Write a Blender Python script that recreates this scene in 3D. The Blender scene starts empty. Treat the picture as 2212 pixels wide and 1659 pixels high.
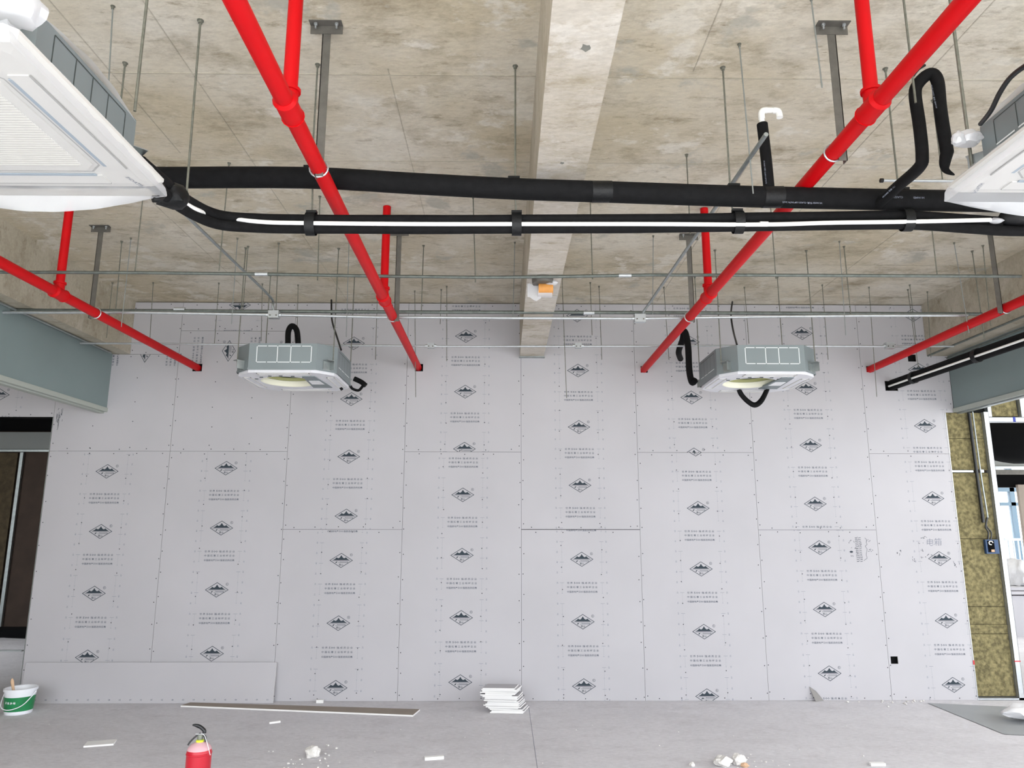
import bpy, bmesh, math, random
from mathutils import Vector, Matrix, noise
random.seed(7)
SC = bpy.context.scene
COL = SC.collection
V = Vector
# ------------------------------------------------------------------ camera
F, PITCH, YAW, ROLL = 1590.85, 0.196586, 0.010657, 0.000817
D, X0, H, ZC = 7.575, 0.1764, 1.6147, 4.008
CX, CY = 1106.0, 829.5
_fw = V((math.sin(YAW)*math.cos(PITCH), math.cos(YAW)*math.cos(PITCH), math.sin(PITCH)))
_ri = V((math.cos(YAW), -math.sin(YAW), 0)); _up = _ri.cross(_fw)
RI = math.cos(ROLL)*_ri + math.sin(ROLL)*_up
UP = -math.sin(ROLL)*_ri + math.cos(ROLL)*_up
FW = _fw
cam = bpy.data.cameras.new('camera'); camo = bpy.data.objects.new('camera', cam); COL.objects.link(camo)
cam.sensor_fit = 'HORIZONTAL'; cam.sensor_width = 36; cam.lens = F/2212*36; cam.clip_start = .05; cam.clip_end = 500
camo.matrix_world = Matrix(((RI.x, UP.x, -FW.x, 0), (RI.y, UP.y, -FW.y, 0), (RI.z, UP.z, -FW.z, H), (0, 0, 0, 1)))
SC.camera = camo
# ------------------------------------------------------------------ sky, exposure
SKY = 3.0
w = bpy.data.worlds.new('sky'); SC.world = w; w.use_nodes = True
wn_, wl_ = w.node_tree.nodes, w.node_tree.links; bg = wn_['Background']; bg.inputs[0].default_value = (.90, .94, 1.0, 1)
_tc = wn_.new('ShaderNodeTexCoord'); _sx = wn_.new('ShaderNodeSeparateXYZ'); wl_.new(_tc.outputs['Generated'], _sx.inputs[0])
_mr = wn_.new('ShaderNodeMapRange'); _mr.inputs[1].default_value = 0; _mr.inputs[2].default_value = 1; _mr.inputs[3].default_value = SKY/3; _mr.inputs[4].default_value = SKY   # overcast sky, three times brighter overhead
wl_.new(_sx.outputs['Z'], _mr.inputs[0]); wl_.new(_mr.outputs[0], bg.inputs[1])
SC.cycles.max_bounces = 7; SC.cycles.diffuse_bounces = 4; SC.cycles.glossy_bounces = 2; SC.cycles.transparent_max_bounces = 8
SC.view_settings.view_transform = 'Standard'; SC.view_settings.look = 'None'
SC.view_settings.gamma = 1; SC.view_settings.use_curve_mapping = False
SC.view_settings.exposure = 1.87
# ------------------------------------------------------------------ pixel -> place helpers
CAMP = V((0, 0, H))
def ray(px, py): return FW + RI*((px-CX)/F) + UP*((CY-py)/F)
def uY(px, py, Y): d = ray(px, py); return CAMP + d*(Y/d.y)
def uZ(px, py, Z): d = ray(px, py); return CAMP + d*((Z-H)/d.z)
def uX(px, py, X): d = ray(px, py); return CAMP + d*(X/d.x)
def wall(px, py): return uY(px, py, D)
# ------------------------------------------------------------------ materials
def hexc(h):
    c = [int(h[i:i+2], 16)/255 for i in (0, 2, 4)]
    return tuple((x/12.92 if x <= .04045 else ((x+.055)/1.055)**2.4) for x in c)+(1,)
MATS = {}
def mat(name, col, rough=.6, metal=0, var=.0, scale=8, bump=0, alpha=1, spec=.5, stretch=(1, 1, 1), var2=None, bscale=None, trans=0):
    m = bpy.data.materials.new(name); m.use_nodes = True; nt = m.node_tree; n = nt.nodes; L = nt.links
    b = n['Principled BSDF']
    c = hexc(col) if isinstance(col, str) else col
    b.inputs['Base Color'].default_value = c; b.inputs['Roughness'].default_value = rough; b.inputs['Metallic'].default_value = metal
    b.inputs['Specular IOR Level'].default_value = spec
    b.inputs['Alpha'].default_value = alpha
    if var or bump:
        tc = n.new('ShaderNodeTexCoord'); mp = n.new('ShaderNodeMapping'); mp.inputs['Scale'].default_value = stretch
        L.new(tc.outputs['Object'], mp.inputs[0])
    if var:
        nz = n.new('ShaderNodeTexNoise'); nz.inputs['Scale'].default_value = scale; nz.inputs['Detail'].default_value = 3
        L.new(mp.outputs[0], nz.inputs[0])
        rp = n.new('ShaderNodeValToRGB'); rp.color_ramp.elements[0].position = .35; rp.color_ramp.elements[1].position = .68
        c2 = hexc(var2) if var2 else tuple(min(1, x*(1+var)) for x in c[:3])+(1,)
        rp.color_ramp.elements[0].color = tuple(x*(1-var) for x in c[:3])+(1,); rp.color_ramp.elements[1].color = c2
        L.new(nz.outputs[0], rp.inputs[0]); L.new(rp.outputs[0], b.inputs['Base Color'])
    if bump:
        bz = n.new('ShaderNodeTexNoise'); bz.inputs['Scale'].default_value = bscale or scale*4; bz.inputs['Detail'].default_value = 2
        L.new(mp.outputs[0], bz.inputs[0])
        bp = n.new('ShaderNodeBump'); bp.inputs['Strength'].default_value = bump; bp.inputs['Distance'].default_value = .01
        L.new(bz.outputs[0], bp.inputs['Height']); L.new(bp.outputs[0], b.inputs['Normal'])
    MATS[name] = m; return m

def concrete(name, base, dark, light, stain, cool=None, rough=.85):
    """cast concrete: streaks along x, cloudy patches, dark blots and pale laitance"""
    cool = cool or base
    m = bpy.data.materials.new(name); m.use_nodes = True; nt = m.node_tree; n = nt.nodes; L = nt.links
    b = n['Principled BSDF']; b.inputs['Roughness'].default_value = rough; b.inputs['Specular IOR Level'].default_value = .25
    tc = n.new('ShaderNodeTexCoord')
    def nz(scale, st, det=8, ro=.6, dist=0.):
        mp = n.new('ShaderNodeMapping'); mp.inputs['Scale'].default_value = st; L.new(tc.outputs['Object'], mp.inputs[0])
        t = n.new('ShaderNodeTexNoise'); t.inputs['Scale'].default_value = scale; t.inputs['Detail'].default_value = det
        t.inputs['Roughness'].default_value = ro; t.inputs['Distortion'].default_value = dist
        L.new(mp.outputs[0], t.inputs[0]); return t.outputs[0]
    def ramp(src, p0, p1):
        r = n.new('ShaderNodeMapRange'); r.inputs[1].default_value = p0; r.inputs[2].default_value = p1; L.new(src, r.inputs[0]); return r.outputs[0]
    def mix(fac, a, c):
        x = n.new('ShaderNodeMix'); x.data_type = 'RGBA'; L.new(fac, x.inputs[0])
        for s, i in ((a, 6), (c, 7)):
            if isinstance(s, str): x.inputs[i].default_value = hexc(s)
            else: L.new(s, x.inputs[i])
        return x.outputs[2]
    c = mix(ramp(nz(.9, (1, 1, 1), 4, .62), .36, .66), base, light)
    c = mix(ramp(nz(2.4, (.9, 1.5, 1), 6, .74), .50, .72), c, dark)
    c = mix(ramp(nz(7.0, (.6, 1.5, 1), 5, .78), .56, .78), c, stain)
    c = mix(ramp(nz(2.6, (1, 1.2, 1), 6, .70), .56, .63), c, light)
    c = mix(ramp(nz(1.7, (1, 1.1, 1), 5, .66), .60, .66), c, cool)
    c = mix(ramp(nz(16, (.5, 1.6, 1), 4, .8), .63, .76), c, stain)
    g = n.new('ShaderNodeMix'); g.data_type = 'RGBA'; g.blend_type = 'MULTIPLY'; g.inputs[0].default_value = .35
    gr = n.new('ShaderNodeValToRGB'); gr.color_ramp.elements[0].position = .3; gr.color_ramp.elements[0].color = (.55, .55, .55, 1); gr.color_ramp.elements[1].position = .62
    L.new(nz(38, (.5, 1.2, 1), 3, .75), gr.inputs[0]); L.new(c, g.inputs[6]); L.new(gr.outputs[0], g.inputs[7])
    L.new(g.outputs[2], b.inputs['Base Color'])
    bp = n.new('ShaderNodeBump'); bp.inputs['Strength'].default_value = .25; bp.inputs['Distance'].default_value = .01
    L.new(nz(22, (.6, 1, 1), 2, .7), bp.inputs['Height']); L.new(bp.outputs[0], b.inputs['Normal'])
    MATS[name] = m; return m

concrete('slab', 'c2b79f', '9b907a', 'd5cfc1', '887b64', 'b3afa2')
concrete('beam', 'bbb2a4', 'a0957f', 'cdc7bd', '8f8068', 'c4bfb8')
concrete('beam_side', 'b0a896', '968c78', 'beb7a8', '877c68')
concrete('screed', 'cecccf', 'c4c1c4', 'd5d3d6', 'c0bdc0')
mat('gypsum', 'b4b2b5', .8, var=.03, scale=1.3)
mat('gypsum_core', 'e6e5e2', .9); mat('board_edge', '85827f', .9)
mat('gypsum_brown', '8f8479', .9, var=.05, scale=5)
mat('ink', '2b363f', .8)
mat('ink_soft', '525964', .8)
mat('ink_ruler', '747985', .8)
mat('screw', '18181a', .5)
mat('void', '0c0c0d', 1)
mat('red', 'bd040d', .5, var=.04, scale=6, spec=.2)
mat('rubber', '0f0f10', .85, var=.25, scale=30, bump=.15, bscale=220, spec=.2)
mat('tape', '0d0e0f', .5, bump=.2, bscale=60, spec=.3)
mat('white_pipe', 'f4f4f0', .35)
mat('galv', '9aa09f', .42, .75, var=.10, scale=20)
mat('galv_bright', 'bcc0c2', .4, .7, var=.06, scale=30)
mat('zinc_dark', '6b716c', .5, .55, var=.15, scale=25)
mat('rod', '75766c', .5, .45, var=.18, scale=40)
mat('steel_angle', '66635d', .6, .35, var=.15, scale=18)
mat('ac_case', '7d8688', .5, .25, var=.05, scale=3)
mat('ac_slot', 'dfe4e4', .5)
mat('slot_dark', '3c4442', .7)
mat('foam', 'd6d6da', .7, var=.03, scale=9)
mat('fan_cream', 'e6e4cf', .5)
mat('fan_green', 'b4b47e', .6)
mat('panel_white', 'c9c7c2', .5)
mat('vane_blue', '8d9aa5', .4)
mat('line_grey', '9b9a96', .5)
mat('paint_blue', '7a8888', .55, var=.03, scale=2)
mat('paint_rim', 'a3a8a0', .55)
mat('wool', '6f6747', 1, var=.30, scale=26, bump=.9, bscale=60, var2='8d835c')
mat('stone', 'd9d6d1', .9, var=.08, scale=12, bump=.5)
mat('tan', 'c6a384', .8)
mat('bucket_white', 'eceef2', .35)
mat('label_green', '1f7f4a', .4, var=.12, scale=10)
mat('wood', 'd9b692', .6, var=.1, scale=8)
mat('ext_red', 'b01226', .35)
mat('dust_pink', 'c9a0a5', .8)
mat('black_plastic', '101214', .4)
mat('valve', '8f9488', .4, .6)
mat('yellow_ring', 'd6e23a', .4)
mat('orange', 'c98a44', .6, var=.08, scale=20)
mat('blue_box', '1d3f66', .5)
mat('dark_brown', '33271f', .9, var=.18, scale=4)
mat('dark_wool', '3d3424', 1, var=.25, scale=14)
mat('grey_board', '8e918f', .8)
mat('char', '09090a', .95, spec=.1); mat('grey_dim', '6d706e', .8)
mat('frame_white', 'a9b2b8', .5); mat('frame_blue', '5d7484', .5)
mat('bag_white', 'e6e6e8', .8, var=.05, scale=9, bump=.5, bscale=20)
mat('red_mark', 'c0343c', .7)
mat('blue_tape', '1d2f8f', .5)
def film(name, alpha, rough=.25, col=(.93, .94, .96, 1)):
    m = bpy.data.materials.new(name); m.use_nodes = True; nt = m.node_tree; n = nt.nodes; L = nt.links
    out = n['Material Output']; n.remove(n['Principled BSDF'])
    tr = n.new('ShaderNodeBsdfTransparent'); df = n.new('ShaderNodeBsdfDiffuse'); tl = n.new('ShaderNodeBsdfTranslucent'); gl = n.new('ShaderNodeBsdfGlossy')
    df.inputs[0].default_value = col; tl.inputs[0].default_value = col; gl.inputs['Roughness'].default_value = rough; gl.inputs[0].default_value = (.9, .9, .9, 1)
    a = n.new('ShaderNodeMixShader'); a.inputs[0].default_value = .45; L.new(df.outputs[0], a.inputs[1]); L.new(tl.outputs[0], a.inputs[2])
    g = n.new('ShaderNodeMixShader'); g.inputs[0].default_value = .12; L.new(a.outputs[0], g.inputs[1]); L.new(gl.outputs[0], g.inputs[2])
    x = n.new('ShaderNodeMixShader'); x.inputs[0].default_value = alpha; L.new(tr.outputs[0], x.inputs[1]); L.new(g.outputs[0], x.inputs[2])
    L.new(x.outputs[0], out.inputs[0]); MATS[name] = m
film('film', .5, col=(.74, .75, .77, 1)); film('film_dense', .85, col=(.8, .81, .83, 1)); film('film_thin', .14)
gm = bpy.data.materials.new('window_glass'); gm.use_nodes = True
gb = gm.node_tree.nodes['Principled BSDF']; gb.inputs['Base Color'].default_value = (.9, .95, 1, 1); gb.inputs['Roughness'].default_value = .05; gb.inputs['Alpha'].default_value = .18
MATS['window_glass'] = gm
# ------------------------------------------------------------------ mesh collector
ORG = {}
class MB:
    def __init__(s): s.v = []; s.f = []; s.mi = []; s.cur = 0
    def addf(s, vs, fs):
        o = len(s.v); s.v += [V(p) for p in vs]
        for f in fs: s.f.append([i+o for i in f]); s.mi.append(s.cur)
        return s
    def box(s, a, b):
        x0, y0, z0 = [min(i, j) for i, j in zip(a, b)]; x1, y1, z1 = [max(i, j) for i, j in zip(a, b)]
        return s.addf([(x0, y0, z0), (x1, y0, z0), (x1, y1, z0), (x0, y1, z0), (x0, y0, z1), (x1, y0, z1), (x1, y1, z1), (x0, y1, z1)],
                      [(0, 3, 2, 1), (4, 5, 6, 7), (0, 1, 5, 4), (1, 2, 6, 5), (2, 3, 7, 6), (3, 0, 4, 7)])
    def obox(s, c, ax, ay, az):
        """box from centre and three half axes"""
        c, ax, ay, az = V(c), V(ax), V(ay), V(az)
        if ax.cross(ay).dot(az) < 0: ax = -ax
        P = [c+ax*i+ay*j+az*k for k in (-1, 1) for i, j in ((-1, -1), (1, -1), (1, 1), (-1, 1))]
        return s.addf(P, [(0, 3, 2, 1), (4, 5, 6, 7), (0, 1, 5, 4), (1, 2, 6, 5), (2, 3, 7, 6), (3, 0, 4, 7)])
    def tube(s, pts, r, n=12, cap=True, r2=None):
        pts = [V(p) for p in pts]; N = len(pts); rings = []
        rs = r if isinstance(r, (list, tuple)) else [r]*N
        prev = None
        for i, p in enumerate(pts):
            t = (pts[min(i+1, N-1)]-pts[max(i-1, 0)]).normalized()
            if prev is None:
                a = V((0, 0, 1)) if abs(t.z) < .9 else V((1, 0, 0)); u = a.cross(t).normalized()
            else: u = (prev - t*prev.dot(t)).normalized()
            prev = u; v = t.cross(u)
            rings.append([p+(u*math.cos(2*math.pi*k/n)+v*math.sin(2*math.pi*k/n))*rs[i] for k in range(n)])
        vs = [q for R_ in rings for q in R_]; fs = []
        for i in range(N-1):
            for k in range(n):
                k2 = (k+1) % n; fs.append((i*n+k, i*n+k2, (i+1)*n+k2, (i+1)*n+k))
        if cap: fs.append(tuple(range(n-1, -1, -1))); fs.append(tuple((N-1)*n+k for k in range(n)))
        return s.addf(vs, fs)
    def lathe(s, prof, c=(0, 0, 0), n=28, cap=True):
        c = V(c); vs = []; fs = []
        for r, z in prof:
            for k in range(n): a = 2*math.pi*k/n; vs.append(c+V((r*math.cos(a), r*math.sin(a), z)))
        for i in range(len(prof)-1):
            for k in range(n):
                k2 = (k+1) % n; fs.append((i*n+k, i*n+k2, (i+1)*n+k2, (i+1)*n+k))
        if cap:
            fs.append(tuple(range(n-1, -1, -1))); fs.append(tuple((len(prof)-1)*n+k for k in range(n)))
        return s.addf(vs, fs)
    def prism(s, poly, a, b):
        """polygon poly (3-D points) pushed from +a to +b offsets"""
        n = len(poly); a, b = V(a), V(b)
        vs = [V(p)+a for p in poly]+[V(p)+b for p in poly]
        fs = [tuple(range(n)), tuple(range(2*n-1, n-1, -1))]+[((i+1) % n, i, n+i, n+(i+1) % n) for i in range(n)]
        return s.addf(vs, fs)
    def rock(s, c, r, seed=0, sub=2):
        bm = bmesh.new(); bmesh.ops.create_icosphere(bm, subdivisions=sub, radius=1); rx, ry, rz = r
        for v in bm.verts:
            k = 1+.35*noise.noise(v.co*1.6+V((seed*3.1, seed, 0)))+.12*noise.noise(v.co*4+V((seed, 0, seed)))
            v.co = V((v.co.x*rx*k, v.co.y*ry*k, max(v.co.z*rz*k, -rz*.72)))
        bm.verts.ensure_lookup_table(); zmin = min(v.co.z for v in bm.verts)
        s.addf([v.co+V(c)-V((0, 0, zmin)) for v in bm.verts], [[v.index for v in f.verts] for f in bm.faces]); bm.free(); return s
    def build(s, name, m, parent=None, base=None, smooth=False, fix=True):
        if not s.v: return None
        org = ORG[parent.name] if parent else (V(base) if base is not None else V(((min(p.x for p in s.v)+max(p.x for p in s.v))/2, (min(p.y for p in s.v)+max(p.y for p in s.v))/2, min(p.z for p in s.v))))
        me = bpy.data.meshes.new(name); me.from_pydata([p-org for p in s.v], [], s.f)
        for mm in (m if isinstance(m, (list, tuple)) else [m]): me.materials.append(MATS[mm])
        if any(s.mi): me.polygons.foreach_set('material_index', s.mi)
        if fix:
            bm = bmesh.new(); bm.from_mesh(me); bmesh.ops.recalc_face_normals(bm, faces=bm.faces); bm.to_mesh(me); bm.free()
        me.update()
        if smooth:
            me.polygons.foreach_set('use_smooth', [True]*len(me.polygons)); me.set_sharp_from_angle(angle=math.radians(40))
        o = bpy.data.objects.new(name, me); COL.objects.link(o)
        if parent: o.parent = parent; ORG[o.name] = ORG[parent.name]
        else: o.location = org; ORG[o.name] = org
        return o
def tag(o, label=None, cat=None, group=None, kind=None):
    if label: o['label'] = label
    if cat: o['category'] = cat
    if group: o['group'] = group
    if kind: o['kind'] = kind
    return o
def thing(name, loc, label, cat, group=None):
    o = bpy.data.objects.new(name, None); COL.objects.link(o); o.location = loc; o.empty_display_size = .1; ORG[o.name] = V(loc)
    return tag(o, label, cat, group)
def struct(name, mb, m, **k): return tag(mb.build(name, m, **k), kind='structure')
def arc(pts, n=8):
    """smooth curve through points (Catmull-Rom)"""
    pts = [V(p) for p in pts]; out = []
    for i in range(len(pts)-1):
        p0 = pts[max(i-1, 0)]; p1 = pts[i]; p2 = pts[i+1]; p3 = pts[min(i+2, len(pts)-1)]
        for k in range(n):
            t = k/n; out.append(.5*((2*p1)+(p2-p0)*t+(2*p0-5*p1+4*p2-p3)*t*t+(3*p1-p0-3*p2+p3)*t**3))
    return out+[pts[-1]]
# ------------------------------------------------------------------ lettering
TXT = {}
def text_mesh(body, size=1., space=1.):
    key = (body, size, space)
    if key in TXT: return TXT[key]
    c = bpy.data.curves.new('t', 'FONT'); c.body = body; c.size = size; c.resolution_u = 1; c.align_x = 'CENTER'; c.align_y = 'CENTER'; c.space_character = space; c.offset = .012*size if size == 1. else -.012
    o = bpy.data.objects.new('t', c); COL.objects.link(o)
    dg = bpy.context.evaluated_depsgraph_get(); ev = o.evaluated_get(dg); me = ev.to_mesh()
    r = ([V((v.co.x, v.co.y, 0)) for v in me.vertices], [list(p.vertices) for p in me.polygons])
    ev.to_mesh_clear(); bpy.data.objects.remove(o); bpy.data.curves.remove(c)
    xs = [v.x for v in r[0]]; ys = [v.y for v in r[0]]
    if xs:
        ox, oy = (min(xs)+max(xs))/2, (min(ys)+max(ys))/2
        for v in r[0]: v.x -= ox; v.y -= oy
    TXT[key] = r; return r
def put_text(mb, body, c, u, v, width=None, height=None, size=1., space=1.):
    """lettering centred at c with reading direction u and up direction v"""
    vs, fs = text_mesh(body, size, space); c, u, v = V(c), V(u).normalized(), V(v).normalized()
    w_ = max(p.x for p in vs)-min(p.x for p in vs); h_ = max(p.y for p in vs)-min(p.y for p in vs)
    sx = width/w_ if width else (height/h_ if height else 1); sy = height/h_ if height else sx
    mb.addf([c+u*(p.x*sx)+v*(p.y*sy) for p in vs], fs); return mb
def stroke(mb, pts, wd, y):
    """flat pen stroke on the wall plane from (x,z) points"""
    for (ax, az), (bx, bz) in zip(pts[:-1], pts[1:]):
        d = V((bx-ax, 0, bz-az)); L_ = d.length
        if L_ < 1e-6: continue
        d /= L_; nrm = V((-d.z, 0, d.x))*wd/2; a = V((ax, y, az))-d*wd*.3; b = V((bx, y, bz))+d*wd*.3
        mb.addf([a-nrm, b-nrm, b+nrm, a+nrm], [(0, 1, 2, 3)])
def logo(mb, x, z, y, ux=V((1, 0, 0)), uz=V((0, 0, 1)), s=1.):
    """diamond outline, saw-toothed peaks, river strokes, two characters and an R in a ring"""
    def P(a, b): return V((x, y, z))+ux*(a*s)+uz*(b*s)
    hw, hh, t = .117, .0725, .0052
    o = [(-hw, 0), (0, hh), (hw, 0), (0, -hh)]; k = 1-t/(hw*hh/math.hypot(hw, hh)); i_ = [(a*k, b*k) for a, b in o]
    mb.addf([P(*p) for p in o]+[P(*p) for p in i_], [(j, (j+1) % 4, 4+(j+1) % 4, 4+j) for j in range(4)])
    prof = [(-.083, .004), (-.070, .010), (-.058, .018), (-.046, .031), (-.038, .024), (-.026, .021), (-.014, .030), (0, .051), (.014, .030), (.026, .021), (.038, .024), (.046, .031), (.058, .018), (.070, .010), (.083, .004)]
    for (a0, b0), (a1, b1) in zip(prof[:-1], prof[1:]):
        mb.addf([P(a0, .002), P(a1, .002), P(a1, b1), P(a0, b0)], [(0, 1, 2, 3)])
    def q(a0, b0, a1, b1): mb.addf([P(a0, b0), P(a1, b0), P(a1, b1), P(a0, b1)], [(0, 1, 2, 3)])
    q(-.092, -.0055, .092, -.0025)
    mb.addf([P(-.060, -.026), P(-.048, -.026), P(-.036, -.012), P(-.048, -.012)], [(0, 1, 2, 3)])
    q(-.030, -.0245, .066, -.0215); q(-.012, -.0155, .070, -.0125); q(.066, -.0245, .069, -.0125); q(-.012, -.0155, -.009, -.009)
    put_text(mb, '泰山', P(0, -.042), ux, uz, height=.021*s)
    R0, R1 = .0135, .0108; n = 16; cx, cz = .098, .054
    mb.addf([P(cx+r*math.cos(2*math.pi*j/n), cz+r*math.sin(2*math.pi*j/n)) for r in (R0, R1) for j in range(n)], [(j, (j+1) % n, n+(j+1) % n, n+j) for j in range(n)])
    put_text(mb, 'R', P(cx, cz), ux, uz, height=.012*s)
def slogan(mb, x, z, y, ux=V((1, 0, 0)), uz=V((0, 0, 1))):
    def seg(body, x0, x1, dz, ht=.020): put_text(mb, body, V((x, y, z))+uz*dz+ux*((x0+x1)/2), ux, uz, width=x1-x0, height=ht)
    seg('世 界', -.150, -.095, .040); seg('500', -.083, -.020, .040, .0185); seg('强 成 员 企 业', -.006, .150, .040)
    seg('中 国 石 膏 工 业 标 杆 企 业', -.151, .151, 0)
    seg('中国房地产', -.151, -.040, -.045); seg('500', -.036, .006, -.045, .0185); seg('强首选供应商', .010, .151, -.045)
# ================================================================== SETTING
YB0, YB1, XL, XR = -.8, 17.0, -7.4, 9.0
fl = struct('floor', MB().box((XL, YB0, -.2), (XR, D+.1, 0)).box((-11, D+.1, -.2), (12, YB1, 0)), 'screed', base=(0, 0, 0))
gr = struct('ground_outside', MB().box((-90, -90, -.45), (90, 110, -.35)), mat('ground', 'd0cec8', .9, var=.05, scale=.3) and 'ground', base=(0, 0, 0))
ce = struct('ceiling', MB().box((XL, YB0, ZC), (XR, D+.1, ZC+.18)).box((-11, D+.1, ZC), (12, YB1, ZC+.18)), 'slab', base=(0, 0, 0))
for k in range(-1, 5):
    y = 3.55+.94*k
    MB().box((-3.93, y-.0035, ZC-.0025), (.165, y+.0035, ZC+.01)).build('formwork_seam', 'beam_side', ce)
    MB().box((.41, y-.0035+.01, ZC-.0025), (4.49, y+.0035+.01, ZC+.01)).build('formwork_seam', 'beam_side', ce)
for x, y0, y1 in ((-2.1, 1.5, 4.4), (-1.67, 1.5, 7.5), (-2.62, 4.4, 7.5), (1.0, 1.5, 3.5), (2.25, 1.5, 5.4), (1.62, 4.5, 7.5), (3.2, 3, 7.5), (-.62, 3.5, 5.4)):
    MB().box((x-.003, y0, ZC-.002), (x+.003, y1, ZC+.01)).build('formwork_seam', 'beam_side', ce)
struct('added_wall_behind', MB().box((XL, YB0-.15, 0), (-5.7, YB0, ZC)), 'beam_side', base=(0, 0, 0))  # unseen wall piece added to darken the left side and doorway
struct('added_wall_left', MB().box((XL-.15, YB0, 0), (XL, D+.1, ZC)), 'beam_side', base=(0, 0, 0))  # unseen, added to close off daylight from the left
# concrete beams
bm_ = MB(); bm_.cur = 0; bm_.box((.163, YB0, 3.415), (.416, D+.05, ZC+.01))
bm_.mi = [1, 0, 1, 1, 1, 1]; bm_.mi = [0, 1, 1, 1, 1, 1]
cb = tag(bm_.build('concrete_beam', ['beam', 'beam_side'], base=(0, 0, 0), fix=False), kind='structure')
cbl = struct('concrete_beam', MB().box((-4.55, YB0, 3.432), (-3.935, D+.05, ZC+.01)), 'beam_side', base=(0, 0, 0))
cbr = struct('concrete_beam', MB().box((4.495, YB0, 3.44), (5.2, D+.05, ZC+.01)), 'beam_side', base=(0, 0, 0))
for y in (3.62, 4.55, 5.5, 6.6):
    MB().box((.17, y-.003, 3.4135), (.41, y+.003, 3.42)).build('formwork_seam', 'beam_side', cb)
# dark lumps (spalls) on the beam underside
for px, py, s in ((1265, 103, .020), (1214, 352, .011)):
    p = uZ(px, py, 3.415); m_ = MB(); pl = [V((p.x+s*(1+.3*math.sin(j*2.3))*math.cos(j*.7), p.y+s*(1+.3*math.cos(j*3.1))*math.sin(j*.7), 3.4145)) for j in range(9)]
    m_.addf(pl, [tuple(range(9))]).build('patch', mat('patch', '77776f', .9) and 'patch', cb)
# metal seat under the beam end
MB().box((.155, D-.05, 3.402), (.424, D, 3.413)).build('bearing_plate', 'galv', cb)
# grey painted smoke-curtain panels under the side beams
sp = MB().box((-4.22, YB0, 2.86), (-4.116, D, 3.432)); o = struct('wall_left_panel', sp, 'paint_blue', base=(0, 0, 0))
MB().box((-4.235, YB0, 2.815), (-4.105, D, 2.858)).build('edge_channel', 'paint_rim', o); MB().box((-4.20, YB0, 2.80), (-4.14, D, 2.814)).build('edge_strip', 'paint_rim', o)
sp = MB().box((4.712, YB0, 2.875), (4.81, D-.005, 3.44)); o = struct('wall_right_panel', sp, 'paint_blue', base=(0, 0, 0))
MB().box((4.70, YB0, 2.832), (4.822, D-.005, 2.873)).build('edge_channel', 'paint_rim', o); MB().box((4.735, YB0, 2.818), (4.79, D-.005, 2.831)).build('edge_strip', 'galv', o)
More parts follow.
